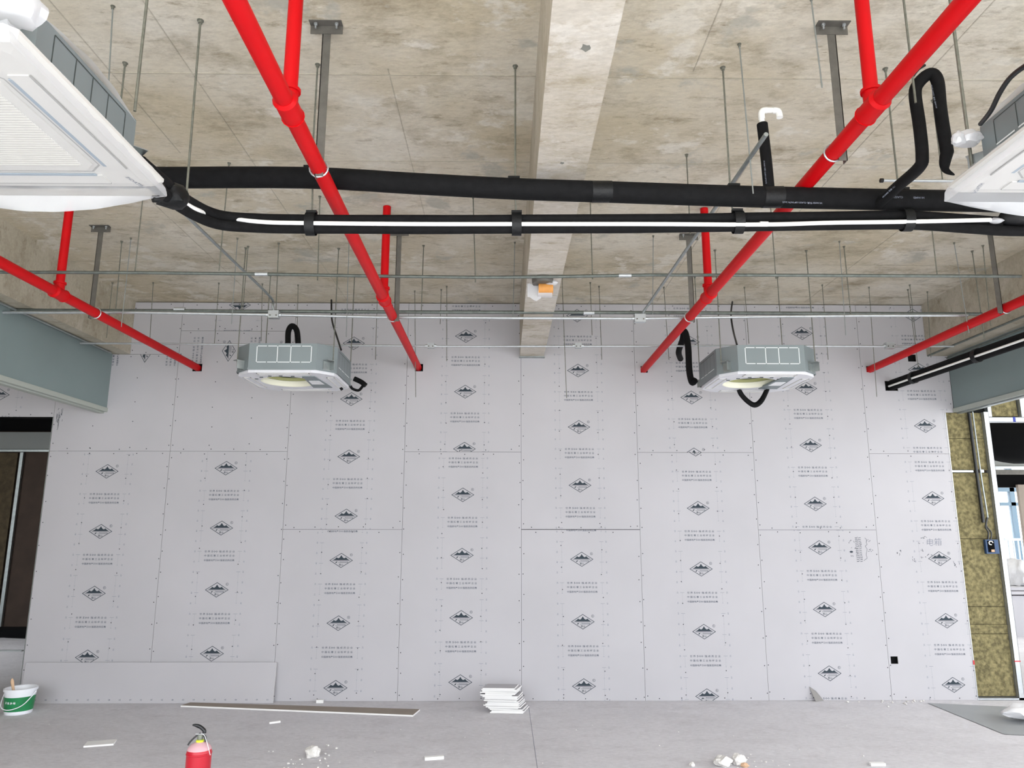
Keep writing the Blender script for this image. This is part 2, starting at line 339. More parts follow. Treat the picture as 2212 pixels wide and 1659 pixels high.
# ------------------------------------------------------------------ back wall of printed gypsum boards
core = MB().box((-4.60, D+.06, 0), (4.60, D+.12, ZC)).box((-7.5, D+.06, 2.78), (-4.60, D+.12, ZC)).box((4.6, D+.06, 2.84), (8.5, D+.12, ZC)).box((-7.5, D+.02, 0), (-6.3, D+.12, 2.78)).box((6.6, D+.02, 0), (8.5, D+.12, 2.84))
wb = struct('wall_back', core, 'void', base=(0, 0, 0))
TH = .0125; G = .0013
def board(x0, x1, z0, z1, holes=(), ph=None, cx=None, mode='up', screws=True, seed=0, ruler=True, name='gypsum_board'):
    x0 += G; x1 -= G; z0 += G; z1 -= G
    hs = [h for h in holes if h[1] > x0 and h[0] < x1 and h[3] > z0 and h[2] < z1]
    xs = sorted({x0, x1, *[min(max(v, x0), x1) for h in hs for v in h[:2]]}); zs = sorted({z0, z1, *[min(max(v, z0), z1) for h in hs for v in h[2:]]})
    def solid(i, j):
        if i < 0 or j < 0 or i >= len(xs)-1 or j >= len(zs)-1: return False
        x, z = (xs[i]+xs[i+1])/2, (zs[j]+zs[j+1])/2
        return not any(h[0] < x < h[1] and h[2] < z < h[3] for h in hs)
    m = MB(); y0, y1 = D, D+TH
    for i in range(len(xs)-1):
        for j in range(len(zs)-1):
            if not solid(i, j): continue
            a, b, c, d = xs[i], xs[i+1], zs[j], zs[j+1]
            m.cur = 0; m.addf([(a, y0, c), (b, y0, c), (b, y0, d), (a, y0, d)], [(0, 1, 2, 3)]); m.addf([(a, y1, c), (a, y1, d), (b, y1, d), (b, y1, c)], [(0, 1, 2, 3)])
            m.cur = 1
            if not solid(i-1, j): m.addf([(a, y0, c), (a, y0, d), (a, y1, d), (a, y1, c)], [(0, 1, 2, 3)])
            if not solid(i+1, j): m.addf([(b, y0, c), (b, y1, c), (b, y1, d), (b, y0, d)], [(0, 1, 2, 3)])
            if not solid(i, j-1): m.addf([(a, y0, c), (a, y1, c), (b, y1, c), (b, y0, c)], [(0, 1, 2, 3)])
            if not solid(i, j+1): m.addf([(a, y0, d), (b, y0, d), (b, y1, d), (a, y1, d)], [(0, 1, 2, 3)])
    b_ = m.build(name, ['gypsum', 'board_edge'], wb, fix=False)
    yp = D-.0004
    def clip(mb, nm, mt):
        if not mb.v: return
        o = mb.build(nm, mt, b_, fix=False)
        bm = bmesh.new(); bm.from_mesh(o.data)
        for co, no in (((x0, 0, 0), (-1, 0, 0)), ((x1, 0, 0), (1, 0, 0)), ((0, 0, z0), (0, 0, -1)), ((0, 0, z1), (0, 0, 1))):
            bmesh.ops.bisect_plane(bm, geom=bm.verts[:]+bm.edges[:]+bm.faces[:], plane_co=co, plane_no=no, clear_outer=True)
        for h in hs:
            dead = [f for f in bm.faces if h[0] < f.calc_center_median().x < h[1] and h[2] < f.calc_center_median().z < h[3]]
            bmesh.ops.delete(bm, geom=dead, context='FACES')
        if bm.faces: bm.to_mesh(o.data); bm.free(); return o
        bm.free(); bpy.data.objects.remove(o)
    if ph is not None:
        if cx is None: cx = (x0+x1)/2
        lg, tx, rl = MB(), MB(), MB()
        if mode in ('up', 'down'):
            s = 1 if mode == 'up' else -1; ux, uz = V((s, 0, 0)), V((0, 0, s))
            k0 = math.floor((z0-ph)/.6)-1
            for k in range(k0, k0+8):
                zl = ph+.6*k
                if zl > z1+.5 or zl < z0-.6: continue
                logo(lg, cx, zl, yp, ux, uz); slogan(tx, cx, zl+.33*s, yp, ux, uz)
                for t in range(6):
                    zt = zl+s*(-.028+.1*t); num = (40, 50, 60, 10, 20, 30)[t]
                    for sd in (-1, 1):
                        xr = cx+sd*.2
                        if not z0 < zt < z1: continue
                        hw = .020 if num % 20 == 0 else .006
                        rl.addf([(xr-hw, yp, zt-.0012), (xr+hw, yp, zt-.0012), (xr+hw, yp, zt+.0012), (xr-hw, yp, zt+.0012)], [(0, 1, 2, 3)])
                        put_text(rl, str(num), (xr+sd*.047, yp, zt), (0, 0, 1), (-1, 0, 0), height=.0145)
                        if t in (1, 3, 5, 0):
                            for j in range(10):
                                zz = zt+s*(.008+.0095*j)
                                rl.addf([(xr-.0022, yp, zz-.001), (xr+.0022, yp, zz-.001), (xr+.0022, yp, zz+.001), (xr-.0022, yp, zz+.001)], [(0, 1, 2, 3)])
        else:   # board hung sideways, printing turned a quarter
            ux, uz = V((0, 0, 1)), V((-1, 0, 0))
            for k in range(-3, 4):
                logo(lg, ph[0]+.6*k, ph[1], yp, ux, uz); slogan(tx, ph[0]+.6*k-.33, ph[1], yp, ux, uz)
        clip(lg, 'printed_logos', 'ink'); clip(tx, 'printed_slogan', 'ink_soft'); clip(rl, 'printed_ruler', 'ink_ruler')
    if screws:
        rng = random.Random(seed); sc = MB()
        lines = [x0+.018, x1-.018] + ([cx-.2, cx+.2] if (x1-x0) > 1.0 and cx else [])
        def dot(x, z):
            if any(h[0] < x < h[1] and h[2] < z < h[3] for h in hs): return
            sc.addf([(x+.0052*math.cos(j*math.pi/4), D-.0007, z+.0052*math.sin(j*math.pi/4)) for j in range(8)], [tuple(range(8))])
        for lx in lines:
            z = z0+.03+rng.random()*.05
            while z < z1-.015: dot(lx+rng.uniform(-.008, .008), z); z += .19+rng.random()*.08
        for lz in (z0+.022, z1-.022):
            x = x0+.1+rng.random()*.1
            while x < x1-.05: dot(x, lz+rng.uniform(-.006, .006)); x += .2+rng.random()*.1
        s_ = sc.build('screw_heads', 'screw', b_, fix=False); s_['kind'] = 'stuff'
    return b_
def hole(px0, py0, px1, py1):
    a, b = wall(px0, py1), wall(px1, py0); return (a.x, b.x, a.z, b.z)
HOLES = [hole(896, 786, 914, 802), hole(1384, 791, 1399, 805), hole(1872, 791, 1886, 804), hole(1925, 1418, 1939, 1434), hole(1913, 823, 1938, 844), hole(1962, 766, 1978, 781), (-3.27, -3.17, 3.25, 3.33)]
K = [X0+1.2*k for k in range(-4, 4)]   # -4.624 .. 3.776
ZT = 4.0
board(-4.652, K[1], 0, 2.41, HOLES, .404, K[0]+.58, seed=1)
board(-4.652, K[1], 2.41, 3.43, HOLES, ((K[0]+.85), 3.457-.0), mode='side', seed=2)
board(-3.935, K[1], 3.43, ZT, HOLES, None, seed=3)
board(K[1], K[2], 0, 2.41, HOLES, .438, K[1]+.585, seed=4)
board(K[1], K[2], 2.41, 3.687, HOLES, (K[1]+.52, 3.47), mode='side', seed=5)
board(K[1], K[2], 3.687, ZT, HOLES, 3.974, K[1]+.6, mode='down', seed=6)
board(K[2], K[3], 0, 1.625, HOLES, .722, K[2]+.6, seed=7)
board(K[2], K[3], 1.625, ZT, HOLES, 1.758, K[2]+.63, seed=8)
board(K[3], K[4], 0, 2.41, HOLES, .772, K[3]+.605, seed=9)
board(K[3], K[4], 2.41, ZT, HOLES, 3.04, K[3]+.615, seed=10)
board(K[4], K[5], 0, 1.625, HOLES, .734, K[4]+.605, seed=11)
board(K[4], K[5], 1.628, ZT, HOLES+[(.163, .416, 3.415, 4.1)], 2.07, K[4]+.6, seed=12)
board(K[5], K[6], 0, 2.408, HOLES, .640, K[5]+.6, seed=13)
board(K[5], K[6], 2.408, ZT, HOLES, 2.985, K[5]+.585, seed=14)
board(K[6], K[7], 0, 1.625, HOLES, .850, K[6]+.61, seed=15)
board(K[6], K[7], 1.625, ZT, HOLES, 1.885, K[6]+.6, seed=16)
board(K[7], 4.618, 0, 2.40, HOLES, .742, K[7]+.615, seed=17)
board(K[7], 4.712, 2.40, ZT, HOLES+[(4.493, 4.8, 3.44, 4.2), (4.625, 4.8, 2.3, 2.832)], 3.29, K[7]+.615, seed=18)
board(-5.852, -4.652, 2.762, 3.43, (), 2.993, -5.25, seed=19)
board(-6.4, -5.852, 2.762, 3.43, (), None, seed=20)
# edge bead of the last board
o = MB().box((4.612, D-.003, 0), (4.619, D+.05, 2.83)).build('edge_bead', 'galv_bright', wb)
MB().box((-4.66, D, 0), (-4.653, D+.10, 2.76)).build('edge_bead', 'galv', wb)
# rows of hand writing in marker on the boards
rng = random.Random(4); hw_ = MB(); yh = D-.0010
def scribble(x, z, wd, ht, n, pen=.003):
    for i in range(n):
        ax, az = x+rng.random()*wd, z+rng.random()*ht
        pts = [(ax, az)]
        for j in range(3): ax += rng.uniform(-.25, .35)*wd*.3; az += rng.uniform(-.5, .5)*ht*.5; pts.append((min(max(ax, x), x+wd), min(max(az, z), z+ht)))
        stroke(hw_, pts, pen, yh)
p0, p1 = wall(1851, 1213), wall(1864, 1162)
for i in range(14):
    z = p0.z+(p1.z-p0.z)*i/13
    stroke(hw_, [(p0.x, z), (p0.x+.03, z+.006)], .004, yh); stroke(hw_, [(p0.x+.036, z), (p0.x+.058, z+.004)], .004, yh)
for i in range(14): scribble(p0.x, p0.z+(p1.z-p0.z)*i/14, .06, .014, 2, .0028)
br = [wall(1868, 1162), wall(1872, 1166), wall(1871, 1172), wall(1873, 1176), wall(1869, 1180), wall(1873, 1186), wall(1871, 1198), wall(1873, 1206), wall(1866, 1211)]
stroke(hw_, [(p.x, p.z) for p in br], .003, yh)
for px, py, wd, ht, n in ((1830, 1170, .08, .03, 5), (1838, 1183, .05, .02, 3), (1836, 1203, .035, .03, 4), (1871, 1168, .06, .02, 4), (1874, 1189, .08, .025, 5), (1936, 1196, .05, .07, 5), (1985, 1160, .08, .03, 6), (1984, 1173, .06, .02, 3), (1990, 1190, .04, .04, 3), (1998, 1200, .16, .03, 8), (1987, 1204, .03, .03, 3), (1969, 1208, .03, .05, 4), (2060, 1220, .06, .07, 6), (122, 905, .06, .22, 12)):
    p = wall(px, py); scribble(p.x, p.z-ht/2, wd, ht, n)
hb_ = MB(); put_text(hb_, '电箱', wall(2018, 1171)+V((0, -.001, 0)), (1, 0, .05), (.12, 0, 1), height=.075, size=1.01); hb_.build('marker_notes', 'ink_ruler', wb, fix=False)
q_ = wall(1839, 1192); hw_.addf([(q_.x+.018*math.cos(j*.7), yh, q_.z+.010*math.sin(j*.7)) for j in range(9)], [tuple(range(9))])
hw_.build('marker_notes', 'ink', wb, fix=False)
# torn paper flap and pipe-hole rims
p = wall(1757, 1517); fl_ = MB().addf([(p.x-.03, D-.004, .13), (p.x+.005, D-.05, .0), (p.x+.095, D-.02, .005), (p.x+.03, D-.006, .09)], [(0, 1, 2), (0, 2, 3)])
fl_.build('torn_flap', 'board_edge', wb, fix=False)
# ------------------------------------------------------------------ right-hand unfinished stud bay with rock wool
wr = struct('wall_right', MB().box((4.62, D+.07, 0), (5.10, D+.10, 2.84)).box((5.09, D+.07, 2.79), (6.6, D+.10, 2.9)), 'dark_brown', base=(0, 0, 0))
def batt(x0, x1, z0, z1, seed, name='rock_wool_batt'):
    m = MB(); nx, nz_ = 8, max(2, int((z1-z0)/.06)); vs = []; fs = []
    for j in range(nz_+1):
        for i in range(nx+1):
            x = x0+(x1-x0)*i/nx; z = z0+(z1-z0)*j/nz_; e = (i in (0, nx)) or (j in (0, nz_))
            vs.append((x, D+.03+(.012 if e else 0)+.010*noise.noise(V((x*9, z*9, seed))), z))
    for j in range(nz_):
        for i in range(nx): a = j*(nx+1)+i; fs.append((a, a+1, a+nx+2, a+nx+1))
    m.addf(vs, fs); m.box((x0, D+.045, z0), (x1, D+.068, z1)); return m.build(name, 'wool', wr, smooth=False, fix=False)
for i, (a, b) in enumerate(((.03, .61), (.615, .70), (.705, .87), (.875, 1.535), (1.54, 2.205), (2.235, 2.56), (2.565, 2.835))): batt(4.625, 5.02, a, b, i)
batt(5.13, 5.41, 2.80, 3.1, 9); batt(5.48, 5.85, 2.80, 3.1, 10)
def cstud(x0, x1, z0, z1, horiz=False, m='galv_bright', y=D, dep=.07, name='steel_stud'):
    mb = MB()
    if horiz: mb.box((x0, y, z0), (x1, y+.003, z1)).box((x0, y, z1-.003), (x1, y+dep, z1)).box((x0, y, z0), (x1, y+dep, z0+.003))
    else: mb.box((x0, y, z0), (x1, y+.003, z1)).box((x0, y, z0), (x0+.003, y+dep, z1)).box((x1-.003, y, z0), (x1, y+dep, z1))
    return mb.build(name, m, wr)
cstud(5.022, 5.075, 0, 2.84); cstud(5.078, 5.12, 2.79, 3.1, y=D+.012); cstud(5.42, 5.475, 2.78, 3.1)
cstud(5.075, 6.6, 2.735, 2.785, True); cstud(4.62, 4.845, 2.207, 2.233, True, y=D+.005, dep=.04); cstud(4.91, 4.955, 2.205, 2.24, True, y=D+.005, dep=.04)
cstud(4.62, 5.09, 0, .022, True)
MB().box((5.325, D-.002, 2.733), (5.352, D, 2.787)).build('blue_tape', 'blue_tape', wr)
MB().box((5.018, D-.002, .355), (5.08, D, .365)).build('red_mark', 'red_mark', wr); MB().box((4.607, D-.005, .33), (4.622, D-.003, .37)).build('red_mark', 'red_mark', wr)
ec = tag(MB().tube(arc([(4.868, D+.0, 2.83), (4.872, D, 2.3), (4.880, D, 1.75), (4.878, D, 1.72)], 6), .016, 10).build('flexible_conduit', 'black_plastic', smooth=True), 'thick black flexible conduit running down the rock wool', 'conduit')
ec = tag(MB().tube(arc([(4.905, D-.005, 2.84), (4.912, D-.005, 2.2), (4.925, D-.005, 1.85), (4.928, D-.005, 1.75)], 6), .007, 8).build('thin_conduit', 'galv', smooth=True), 'thin silver conduit beside the thick black one on the rock wool', 'conduit')
ec = tag(MB().tube(arc([(4.922, D-.004, 1.75), (4.895, D-.004, 1.66), (4.915, D-.004, 1.60), (4.903, D-.004, 1.53)], 6), .008, 8).tube(arc([(4.930, D-.004, 1.75), (4.905, D-.004, 1.67), (4.945, D-.004, 1.60), (4.930, D-.004, 1.53)], 6), .007, 8).build('loose_cables', 'black_plastic', smooth=True), 'loose dark cables dropping into the blue electrical box', 'cable')
eb = thing('electrical_box', (4.925, D, 1.40), 'open blue electrical back box set into the rock wool', 'box')
MB().box((4.87, D-.012, 1.39), (5.00, D+.02, 1.53)).build('box_body', 'blue_box', eb)
MB().box((4.888, D-.016, 1.405), (4.955, D-.0125, 1.52)).build('cavity', 'char', eb)
MB().box((4.915, D-.02, 1.408), (4.948, D-.0165, 1.432)).build('tag', 'tan', eb)
MB().tube([(4.917+.02*math.cos(a*.5), D-.022, 1.497+.018*math.sin(a*.5)) for a in range(11)], .005, 6).build('wire', 'white_pipe', eb)
# ------------------------------------------------------------------ rooms beyond the two openings
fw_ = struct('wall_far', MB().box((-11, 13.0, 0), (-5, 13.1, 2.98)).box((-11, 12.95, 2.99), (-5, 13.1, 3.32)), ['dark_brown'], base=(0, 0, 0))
MB().box((-11, 12.90, 3.0), (-5, 12.94, 3.30)).build('grey_downstand', 'grey_dim', fw_)
MB().box((-11, 12.88, 2.955), (-5, 12.93, 2.99)).build('galvanised_track', 'galv', fw_)
for x in (-9.35, -8.45, -7.9, -7.35):
    MB().box((x, 12.94, 0), (x+.055, 12.99, 2.95)).build('steel_stud', 'galv', fw_)
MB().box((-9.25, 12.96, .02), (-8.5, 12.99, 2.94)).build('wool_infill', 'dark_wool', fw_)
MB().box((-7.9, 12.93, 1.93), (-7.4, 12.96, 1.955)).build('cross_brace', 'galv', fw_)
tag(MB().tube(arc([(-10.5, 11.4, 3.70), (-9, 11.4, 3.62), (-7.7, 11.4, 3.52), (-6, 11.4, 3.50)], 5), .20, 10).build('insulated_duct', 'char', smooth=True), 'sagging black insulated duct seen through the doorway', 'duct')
struct('added_wall_far_side', MB().box((-4.55, D+.13, 0), (-4.45, 13.1, ZC)).box((-11.1, D+.1, 0), (-11, 13.1, ZC)).box((-11, 13.0, 3.3), (-4.5, 13.1, ZC)), 'char', base=(0, 0, 0))  # unseen side partitions added to keep the doorway room dark
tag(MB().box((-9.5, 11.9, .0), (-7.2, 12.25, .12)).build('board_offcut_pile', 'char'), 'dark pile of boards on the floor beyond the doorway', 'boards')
tag(MB().tube(arc([(-9.6, 11.3, 1.0), (-8.8, 11.5, .4), (-8.0, 11.6, .10), (-6.6, 11.6, .02)], 5), .012, 6).build('trailing_cable', 'char', smooth=True), 'black cable trailing to the floor beyond the doorway', 'cable')
for x, y, l, r in ((-7.0, 10.6, .9, .05), (-6.9, 9.6, .7, -.1), (-6.6, 9.5, .5, .15)):
    c_, s_ = math.cos(r), math.sin(r); tag(MB().obox((x, y, .008), V((c_, s_, 0))*l/2, V((-s_, c_, 0))*.03, (0, 0, .006)).build('timber_strip', 'grey_board'), 'pale strip lying on the floor beyond the doorway', 'strip', 'pale strips beyond the doorway')
# right room: downstand, window wall, railing, sacks
fr_ = struct('wall_far_right', MB().box((5.5, 13.05, 2.72), (12, 13.2, 2.93)), 'grey_board', base=(0, 0, 0))
MB().box((5.5, 13.0, 2.70), (12, 13.05, 2.74)).build('galvanised_track', 'galv_bright', fr_)
MB().box((5.5, 13.06, 2.60), (12, 13.2, 2.69)).build('steel_channel', 'steel_angle', fr_)
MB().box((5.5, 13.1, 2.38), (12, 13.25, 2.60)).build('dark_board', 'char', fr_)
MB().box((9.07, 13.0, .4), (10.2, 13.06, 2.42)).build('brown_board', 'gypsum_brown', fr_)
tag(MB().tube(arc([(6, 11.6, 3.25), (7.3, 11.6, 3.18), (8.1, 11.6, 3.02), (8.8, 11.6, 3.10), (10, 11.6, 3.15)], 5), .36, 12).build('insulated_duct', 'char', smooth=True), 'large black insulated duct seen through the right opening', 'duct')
wn = struct('window_1', MB().box((8.2, 15.9, .0), (8.32, 16.02, 3.4)).box((9.15, 15.9, 0), (9.22, 16.0, 3.4)).box((10.0, 15.9, 0), (10.07, 16.0, 3.4)).box((10.9, 15.9, 0), (11.0, 16, 3.4)).box((8.2, 15.9, 2.45), (12, 16.0, 2.55)).box((8.2, 15.9, 2.15), (12, 16.0, 2.22)), 'frame_blue', base=(0, 0, 0))
MB().box((8.3, 15.95, .05), (12, 15.956, 3.4)).build('pane', 'window_glass', wn, fix=False)
struct('ledge_sill', MB().box((7, 15.6, .0), (12, 15.85, .25)), 'frame_white', base=(0, 0, 0))
rl_ = thing('balcony_railing', (9.8, 15.5, 0), 'white metal railing of upright bars before the bright window', 'railing')
MB().box((8.3, 15.48, 1.42), (12, 15.52, 1.47)).build('rail', 'frame_white', rl_); MB().box((8.3, 15.48, .75), (12, 15.52, .79)).build('rail', 'frame_white', rl_)
for i in range(34):
    x = 8.35+.1*i; MB().box((x, 15.49, .78), (x+.025, 15.515, 1.43)).build('bar', 'frame_white', rl_)
tag(MB().box((7.8, 11.9, 0), (10.4, 12.9, .62)).box((7.75, 11.85, .64), (10.3, 12.9, .69)).box((7.8, 11.88, .70), (10.4, 12.9, .745)).build('stacked_boards', 'gypsum'), 'stack of pale boards on the floor beyond the right opening', 'boards')
for i, (x, rx, lb) in enumerate(((8.36, .13, 'slim white sack at the end of the stacked boards beyond the right opening'), (8.74, .17, 'broad white sack between two others on the stacked boards'), (9.3, .22, 'fat white sack before the brown board beyond the right opening'))):
    tag(MB().rock((x, 12.3, .745), (rx, .25, .24), i+3, 3).build('cement_sack', 'bag_white', smooth=True), lb, 'sack', 'white sacks beyond the right opening')
# ================================================================== RED SPRINKLER PIPES
RR = .0365
def red_pipe(path, tees, label, zc=ZC):
    """path: two end points; tees: list of fraction-free y positions with a riser"""
    a, b = V(path[0]), V(path[1]); t = thing('sprinkler_pipe', ((a+b)/2).to_tuple(), label, 'pipe', None)
    MB().tube([a, b], RR, 16).build('pipe_run', 'red', t, smooth=True)
    d = (b-a).normalized()
    for y, top in tees:
        c = a+(b-a)*((y-a.y)/(b.y-a.y))
        tm = MB().tube([c-d*.075, c-d*.06, c-d*.06, c+d*.06, c+d*.06, c+d*.075], [RR+.002, RR+.012, RR+.008, RR+.008, RR+.012, RR+.002], 16).tube([c, c+V((0, 0, .07)), c+V((0, 0, .071)), c+V((0, 0, .085))], [RR-.002, RR-.002, RR+.006, RR+.006], 16)
        tm.build('tee_fitting', 'red', t, smooth=True)
        MB().tube([c+V((0, 0, .05)), c+V((0, 0, top-.004-c.z))], RR-.007, 14).build('riser', 'red', t, smooth=True)
    return t, lambda y: a+(b-a)*((y-a.y)/(b.y-a.y))
W1, W2, W4 = wall(903, 793), wall(1391, 798), wall(1879, 798)
def inplane(px, py, Z): return uZ(px, py, Z)
n1 = uZ(507, 0, 3.262); e1 = W1+(W1-n1).normalized()*.05
t1, f1 = red_pipe((n1+(n1-e1).normalized()*1.6, e1), ((uX(608, 228, -.893).y, ZC), (5.185, ZC)), 'red sprinkler pipe running just left of the concrete beam')
n2 = uZ(2070, 22, 3.365); e2 = W2+(W2-n2).normalized()*.05
t2, f2 = red_pipe((n2+(n2-e2).normalized()*1.6, e2), ((uZ(1880, 235, 3.352).y, ZC), (5.19, ZC)), 'red sprinkler pipe running just right of the concrete beam')
t3, f3 = red_pipe(((-3.222, .4, 3.30), (-3.222, D+.03, 3.29)), ((5.127, 3.945),), 'red sprinkler pipe running along the left edge beam')
MB().tube([(-3.222, 5.127, 3.93), (-3.222, 5.127, ZC-.004)], .019, 12).build('bare_thread', mat('rust', 'a5683c', .7, .3) and 'rust', t3, smooth=True)
t4, f4 = red_pipe(((3.83, .4, 3.31), (W4.x, D+.03, W4.z)), ((5.0, ZC),), 'red sprinkler pipe running along the right edge beam')
# steel T hangers bolted to the slab
def hanger(xc, y, fpipe, side, label, zb=None, wx=.155):
    p = fpipe(y); zb = p.z-.045 if zb is None else zb
    t = thing('pipe_hanger', (xc, y, zb), label, 'hanger', None)
    MB().box((xc-wx/2, y-.02, ZC-.045), (xc+wx/2, y-.016, ZC)).box((xc-wx/2, y-.06, ZC-.004), (xc+wx/2, y-.02, ZC)).build('top_angle', 'steel_angle', t); ta_ = [c for c in t.children if c.name.startswith('top_angle')][0]
    MB().box((xc-.02, y-.016, zb), (xc+.02, y-.012, ZC-.003)).box((xc+side*.02, y-.016, zb), (xc+side*.016, y+.022, ZC-.003)).build('post', 'steel_angle', t)
    for dx in (-.048, .052):
        MB().tube([(xc+dx, y-.04, ZC-.03), (xc+dx, y-.04, ZC-.004)], .0045, 8).tube([(xc+dx, y-.04, ZC-.013), (xc+dx, y-.04, ZC-.004)], .009, 6).build('anchor_bolt', 'galv_bright', ta_)
    pts = [V((p.x, y, p.z))+V((math.cos(a*math.pi/8), 0, math.sin(a*math.pi/8)))*(RR+.006) for a in range(0, 17)]
    MB().tube(pts+[pts[0]], .0045, 6).tube([V((p.x, y, p.z))+V((math.copysign(RR, xc-p.x), 0, 0)), (xc, y, p.z-.01)], .0045, 6).build('u_bolt', 'galv_bright', t, smooth=True)
    return t
hanger(-.862, 3.18, f1, -1, 'steel T hanger of the red pipe left of the beam, before the black pipes')
hanger(1.575, 3.156, f2, 1, 'steel T hanger of the red pipe right of the beam, before the black pipes')
hanger(-3.245, 5.615, f3, -1, 'steel T hanger of the red pipe along the left edge beam')
hanger(-.858, 5.66, f1, -1, 'steel T hanger of the red pipe left of the beam, near the printed wall')
hanger(1.515, 5.72, f2, 1, 'steel T hanger of the red pipe right of the beam, near the printed wall')
hanger(3.80, 5.40, f4, 1, 'steel T hanger of the red pipe along the right edge beam')
# ================================================================== BLACK INSULATED PIPES
YP = 3.465
A = [uY(px, py, YP) for px, py in ((200, 384), (330, 384), (660, 384), (900, 397), (1110, 408), (1350, 416), (1590, 424), (1850, 430), (2060, 434), (2212, 436))]
A = [V((A[0].x-.6, YP, A[0].z))]+A+[V((A[-1].x+1.2, YP, A[-1].z))]
def zA(x):
    for p, q in zip(A[:-1], A[1:]):
        if p.x <= x <= q.x: return p.z+(q.z-p.z)*(x-p.x)/(q.x-p.x)
    return A[-1].z
ta = thing('drain_pipe', (A[4].x, YP, A[4].z), 'thick single black insulated drain pipe crossing the ceiling above the paired pipes', 'pipe')
MB().tube(arc(A, 4), .0535, 18).build('insulation', 'rubber', ta, smooth=True)
# stubs in the sleeve joints
for px in (1668, 1300):
    p = uY(px, 420, YP); q = V((p.x, YP, zA(p.x))); MB().tube([q-V((.05, 0, 0)), q+V((.05, 0, 0))], .0548, 18).build('sleeve_joint', 'tape', ta, smooth=True)
# vertical vent branch
vx = uY(1661, 400, YP).x; vb = zA(vx); vt = uY(1656, 268, YP).z
MB().tube([(vx, YP, vb), (vx-.004, YP, (vb+vt)/2), (vx-.012, YP, vt)], .0275, 16).build('vent_branch', 'rubber', ta, smooth=True)
pv = MB(); e0 = V((vx-.012, YP, vt)); zt_ = uY(1660, 238, YP).z
pv.tube([e0-V((0, 0, .03)), V((e0.x, YP, zt_-.03))], .0135, 14)
pv.tube(arc([(e0.x, YP, zt_-.05), (e0.x, YP, zt_-.02), (e0.x+.008, YP, zt_-.004), (e0.x+.03, YP, zt_)], 5), .0165, 14)
pv.tube([(e0.x+.03, YP, zt_), (e0.x+.065, YP, zt_)], .0145, 14)
pv.tube(arc([(e0.x+.06, YP, zt_), (e0.x+.085, YP, zt_-.004), (e0.x+.093, YP, zt_-.02), (e0.x+.094, YP, zt_-.042)], 5), .0165, 14)
pv.build('vent_elbow', 'white_pipe', ta, smooth=True)
# paired refrigerant pipes with white conduit between
Bc = [(uY(470, 474, 3.40)), uY(560, 482, YP), uY(670, 484, YP), uY(900, 485, YP), uY(1120, 484, YP), uY(1350, 483, YP), uY(1590, 480, YP), uY(1800, 477, YP), uY(1955, 475, YP), uY(2100, 484, YP), uY(2212, 490, YP)]
Bl = [uY(300, 360, 2.72), uY(345, 398, 2.86), uY(400, 442, 3.13)]
Bc = Bl+Bc+[V((Bc[-1].x+.8, YP, Bc[-1].z))]
curve = arc(Bc, 6)
tb = thing('refrigerant_pipes', (Bc[7].x, YP, Bc[7].z), 'pair of black insulated refrigerant pipes with a white conduit strapped along the front', 'pipe')
rn = random.Random(3)
MB().tube([p+V((0, .006, .025)) for p in curve], [.0265+.0015*noise.noise(p*3) for p in curve], 14).build('upper_pipe', 'rubber', tb, smooth=True)
MB().tube([p+V((0, 0, -.024)) for p in curve], [.0255+.0015*noise.noise(p*3+V((5, 0, 0))) for p in curve], 14).build('lower_pipe', 'rubber', tb, smooth=True)
wc = [p+V((0, -.030, .002)) for p in curve[10:58]]; wcut = curve.index(curve[0])
wp = [uY(px, py, YP-.034) for px, py in ((470, 467), (560, 479), (670, 482), (900, 484), (1120, 484), (1400, 484), (1648, 485), (1800, 481), (1955, 479), (2140, 475))]
wp = [uY(390, 433, 3.06), uY(425, 453, 3.20)]+wp
MB().tube(arc(wp, 6), .0105, 12).build('white_conduit', 'white_pipe', tb, smooth=True)
MB().rock(uY(2152, 482, YP-.03), (.035, .02, .016), 4).build('tape_wrap', 'film_dense', tb, smooth=True)
p = uY(1650, 484, YP-.034); MB().tube([p-V((.02, 0, 0)), p+V((.02, 0, 0))], .0128, 12).build('coupling', 'white_pipe', tb, smooth=True)
MB().rock(uY(375, 424, 2.98)+V((0, 0, -.05)), (.07, .06, .06), 8).build('taped_joint', 'tape', tb, smooth=True)
MB().tube(arc([uY(325, 375, 2.80), uY(352, 408, 2.82), uY(345, 428, 2.80), uY(330, 430, 2.78)], 5), .014, 10).build('tape_tail', 'tape', tb, smooth=True)
MB().rock(uY(2195, 470, YP-.02)+V((0, 0, -.04)), (.09, .05, .05), 9).build('taped_joint', 'tape', tb, smooth=True)
def strap(c, r, axis, name, parent, wd=.026, m='tape'):
    c = V(c); a = V(axis).normalized()
    return MB().tube([c-a*wd, c-a*wd, c+a*wd, c+a*wd], [r-.004, r, r, r-.004], 18).build(name, m, parent, smooth=True)
for px in (666, 1110, 1586, 1951):
    p = uY(px, 420, YP); strap((p.x, YP, zA(p.x)), .058, (1, 0, -.02), 'clamp_band', ta)
    MB().box((p.x-.03, YP-.012, zA(p.x)+.055), (p.x+.03, YP+.012, zA(p.x)+.066)).build('clamp_ear', 'tape', ta)
for px, py in ((672, 484), (1116, 484), (1594, 480), (1958, 475)):
    p = uY(px, py, YP)
    m_ = MB(); pts = []
    for k in range(20):
        a = 2*math.pi*k/20; pts.append(V((0, math.cos(a)*.047, math.sin(a)*.060)))
    vs = [p+q+V((dx, 0, 0)) for dx in (-.024, .024) for q in pts]
    m_.addf(vs, [(k, (k+1) % 20, 20+(k+1) % 20, 20+k) for k in range(20)]).build('clamp_band', 'tape', tb, smooth=True, fix=False)
    MB().box((p.x-.026, YP-.012, p.z+.056), (p.x+.026, YP+.012, p.z+.070)).build('clamp_ear', 'tape', tb)
